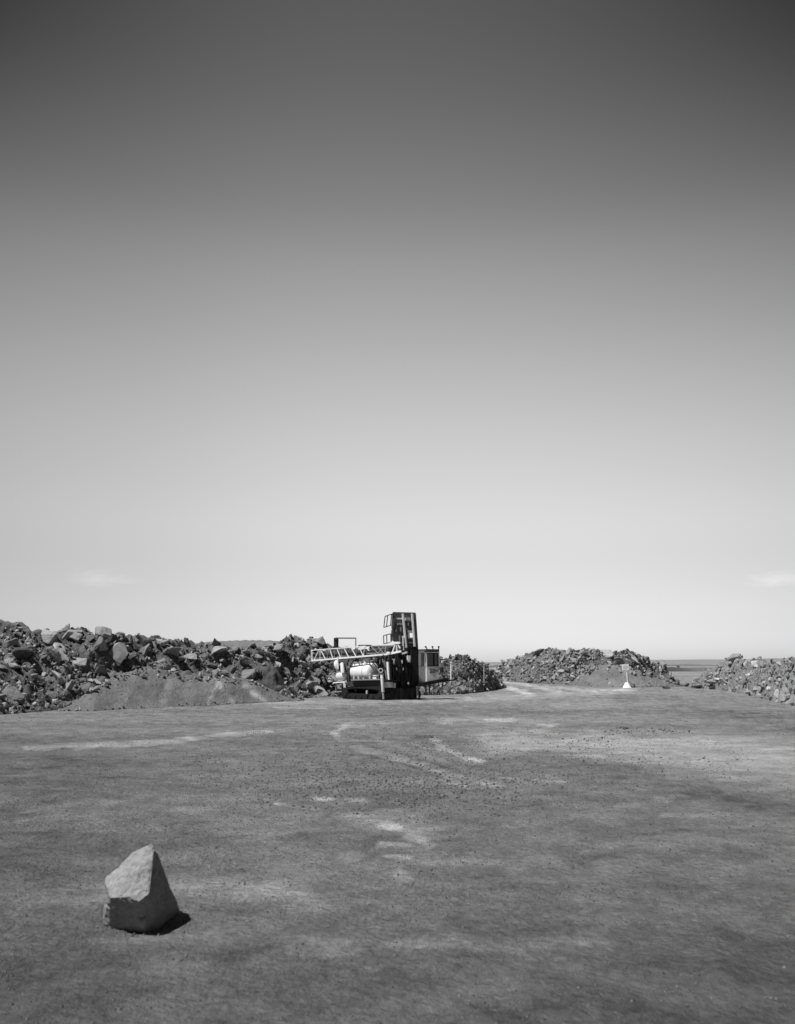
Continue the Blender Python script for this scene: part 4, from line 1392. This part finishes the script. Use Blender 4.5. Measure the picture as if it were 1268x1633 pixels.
for px, lean in ((681, -1.4), (690.5, 0.0), (699.3, 1.2)):
    part('work_light', M_STEEL, lambda m: (rbar(m, (px, 1035.4, C0), (px + lean * 0.6, 1032.5, C0), 0.05), rbox(m, px + lean - 1, 1030.2, px + lean + 1, 1033, C0 - .05, C0 + .08, 0.02)), parent=cab)


def plate():
    part('name_plate', M_INK, lambda m: rbox(m, 685.6, 1066.8, 693.6, 1073.4, C0 - .012, C0 - .002), parent=cab)
    for txt, px0, px1, mt, off in (('CD', 686.7, 692.6, M_LIGHTSTEEL, .016), ('M', 694.2, 698.0, M_INK, .006)):
        cu = bpy.data.curves.new('lettering', 'FONT')
        cu.body = txt
        cu.extrude = 0.01
        cu.align_x, cu.align_y = 'CENTER', 'CENTER'
        t = bpy.data.objects.new('lettering', cu)
        COL.objects.link(t)
        bpy.context.view_layer.update()
        me = bpy.data.meshes.new_from_object(t)
        bpy.data.objects.remove(t)
        xs = [v.co.x for v in me.vertices]
        ys = [v.co.y for v in me.vertices]
        c = RP((px0 + px1) / 2, 1070.1, C0 - off)
        hw = (RP(px1, 1070, C0) - RP(px0, 1070, C0)).length
        hh = RP(690, 1067.9, C0).z - RP(690, 1072.3, C0).z
        for v in me.vertices:
            x = (v.co.x - (min(xs) + max(xs)) / 2) / (max(xs) - min(xs)) * hw
            y = (v.co.y - (min(ys) + max(ys)) / 2) / (max(ys) - min(ys)) * hh
            v.co = c + E1 * x + EZ * y - E2 * v.co.z - RB - cab.location
        obj('lettering', me, mt, cab)


plate()
plat = part('cab_platform', M_BLACK, lambda m: (m.bar(RP(667, 1092.4, -.1), RP(713.5, 1083.6, -.1), 0.14, 0.20), m.bar(RP(667, 1092.4, .6), RP(713.5, 1084.2, .6), 1.3, 0.05),
                                                rbar(m, (700, 1084.0, -.1), (713.5, 1082.2, -.1), 0.5, 0.06)))
part('hand_rail', M_BEAM, lambda m: (rbar(m, (710.4, 1060, -.1), (709.6, 1082, -.1), 0.045), rbar(m, (713, 1074, -.05), (713.8, 1082, -.05), 0.04), rbar(m, (703.5, 1063, -.1), (704, 1083, -.1), 0.045),
                                     rbar(m, (701.5, 1057.5, -.1), (710.5, 1058, -.1), 0.04)), parent=plat)
part('mirror', M_STEEL, lambda m: rbox(m, 709.6, 1059, 716, 1062, -.2, -.1, 0.02), parent=plat)
part('fire_extinguisher', M_BLACK, lambda m: m.tube([RP(704, 1063, -.2), RP(704.2, 1066, -.2), RP(704.8, 1072.5, -.2)], [0.05, 0.12, 0.11], 12), parent=plat, smooth=True)
part('junction_box', M_BEAM, lambda m: rbox(m, 705.2, 1059.5, 708.8, 1069, -.15, -.02, 0.02), parent=plat)
part('floodlight', M_STEEL, lambda m: (m.torus(RP(703.6, 1049.5, -.15), E1, EZ, 0.075, 0.03, 16, 8), rbar(m, (702.5, 1052, -.15), (702.8, 1058, -.1), 0.05)), parent=plat)
part('floodlight_lens', M_LIGHTSTEEL, lambda m: m.tube([RP(703.6, 1049.5, -.2), RP(703.6, 1049.5, -.1)], 0.06, 16), parent=plat)
part('ladder', M_STEEL, lambda m: (rbar(m, (679, 1091, -.1), (679.8, 1108, -.1), 0.08), rbar(m, (685.4, 1089.5, -.1), (685.2, 1107.5, -.1), 0.07), rbar(m, (679, 1100, -.1), (685.4, 1099.5, -.1), 0.03),
                                   rbar(m, (679, 1105, -.1), (685.4, 1104.6, -.1), 0.03), rbox(m, 678, 1104.6, 683, 1108.5, -.15, .05, 0.02)), parent=plat)

# ------------------------------------------------------------------ sign, stakes, pipes
def sign():
    b = ray_ground(1000.3, 1097)
    Y = b.y
    e = empty('sign', b)
    tag(e, 'small white sign on a leaning pole set in a white flared base', 'sign')
    P = lambda px, py, d=0.0: ray_depth(px, py, Y + d)
    m = MB()
    rr = [(1097.2, 0.40), (1094.5, 0.33), (1091, 0.22), (1088.3, 0.17)]
    m.tube([Vector((b.x, b.y, P(1000, y).z)) for y, _ in rr], [r for _, r in rr], 20)
    m.build('sign_base', M_TANK, e, True)
    MB().tube([P(1001, 1090), P(999.2, 1066)], 0.042, 10).build('sign_pole', M_WHITE, e, True)
    m = MB()
    c = (P(992, 1059.4, -.06) + P(1003, 1069, -.06)) / 2
    m.hexa(c, Matrix.Rotation(-0.03, 3, 'Y') @ Vector((0.30, 0, 0)), Vector((0, 0.015, 0)), Vector((0.008, 0, 0.265)), 0.005)
    bd = m.build('sign_board', M_WHITE, e)
    m = MB()
    for k, (dz, hw) in enumerate(((0.12, 0.20), (0.03, 0.22), (-0.07, 0.22), (-0.15, 0.15))):
        m.hexa(c + Vector((0, -0.019, dz)), Vector((hw, 0, 0)), Vector((0, 0.002, 0)), Vector((0, 0, 0.014)))
    m.build('text_lines', M_BEAM, bd)


sign()


def stake(px, pyt, pyb, bank, r, material, label, head=False, Y=None):
    if bank is not None:
        c = bank.at_pix(px, pyb)
        Y = c.y - 0.35
    elif Y is None:
        Y = ray_ground(px, pyb).y
    a, b = ray_depth(px, pyt, Y), ray_depth(px, pyb + 1, Y)
    e = empty('marker_stake', b)
    tag(e, label, 'stake')
    low = b.copy()
    low.z = b.z - 0.5
    MB().tube([low, b, a], r, 8).build('stake', material, e)
    m = MB()
    m.hexa(a + Vector((0, 0, 0.02)), Vector((r * 1.25, 0, 0)), Vector((0, r * 1.25, 0)), Vector((0, 0, 0.05)))
    if head:
        m.hexa(a + Vector((0, -r, -0.06)), Vector((r * 3.2, 0, 0)), Vector((0, 0.02, 0)), Vector((0, 0, 0.11)))
    m.build('cap', material, e)


stake(719.3, 1057, 1073, mid, 0.055, M_WHITE, 'short white stake standing in the bank right of the cab')
stake(772, 1060, 1081, mid, 0.04, M_LIGHTSTEEL, 'thin grey stake at the end of the bank beside the track')
stake(1053.3, 1068, 1089, None, 0.055, M_LIGHTSTEEL, 'thin grey post with a small head right of the sign', True)
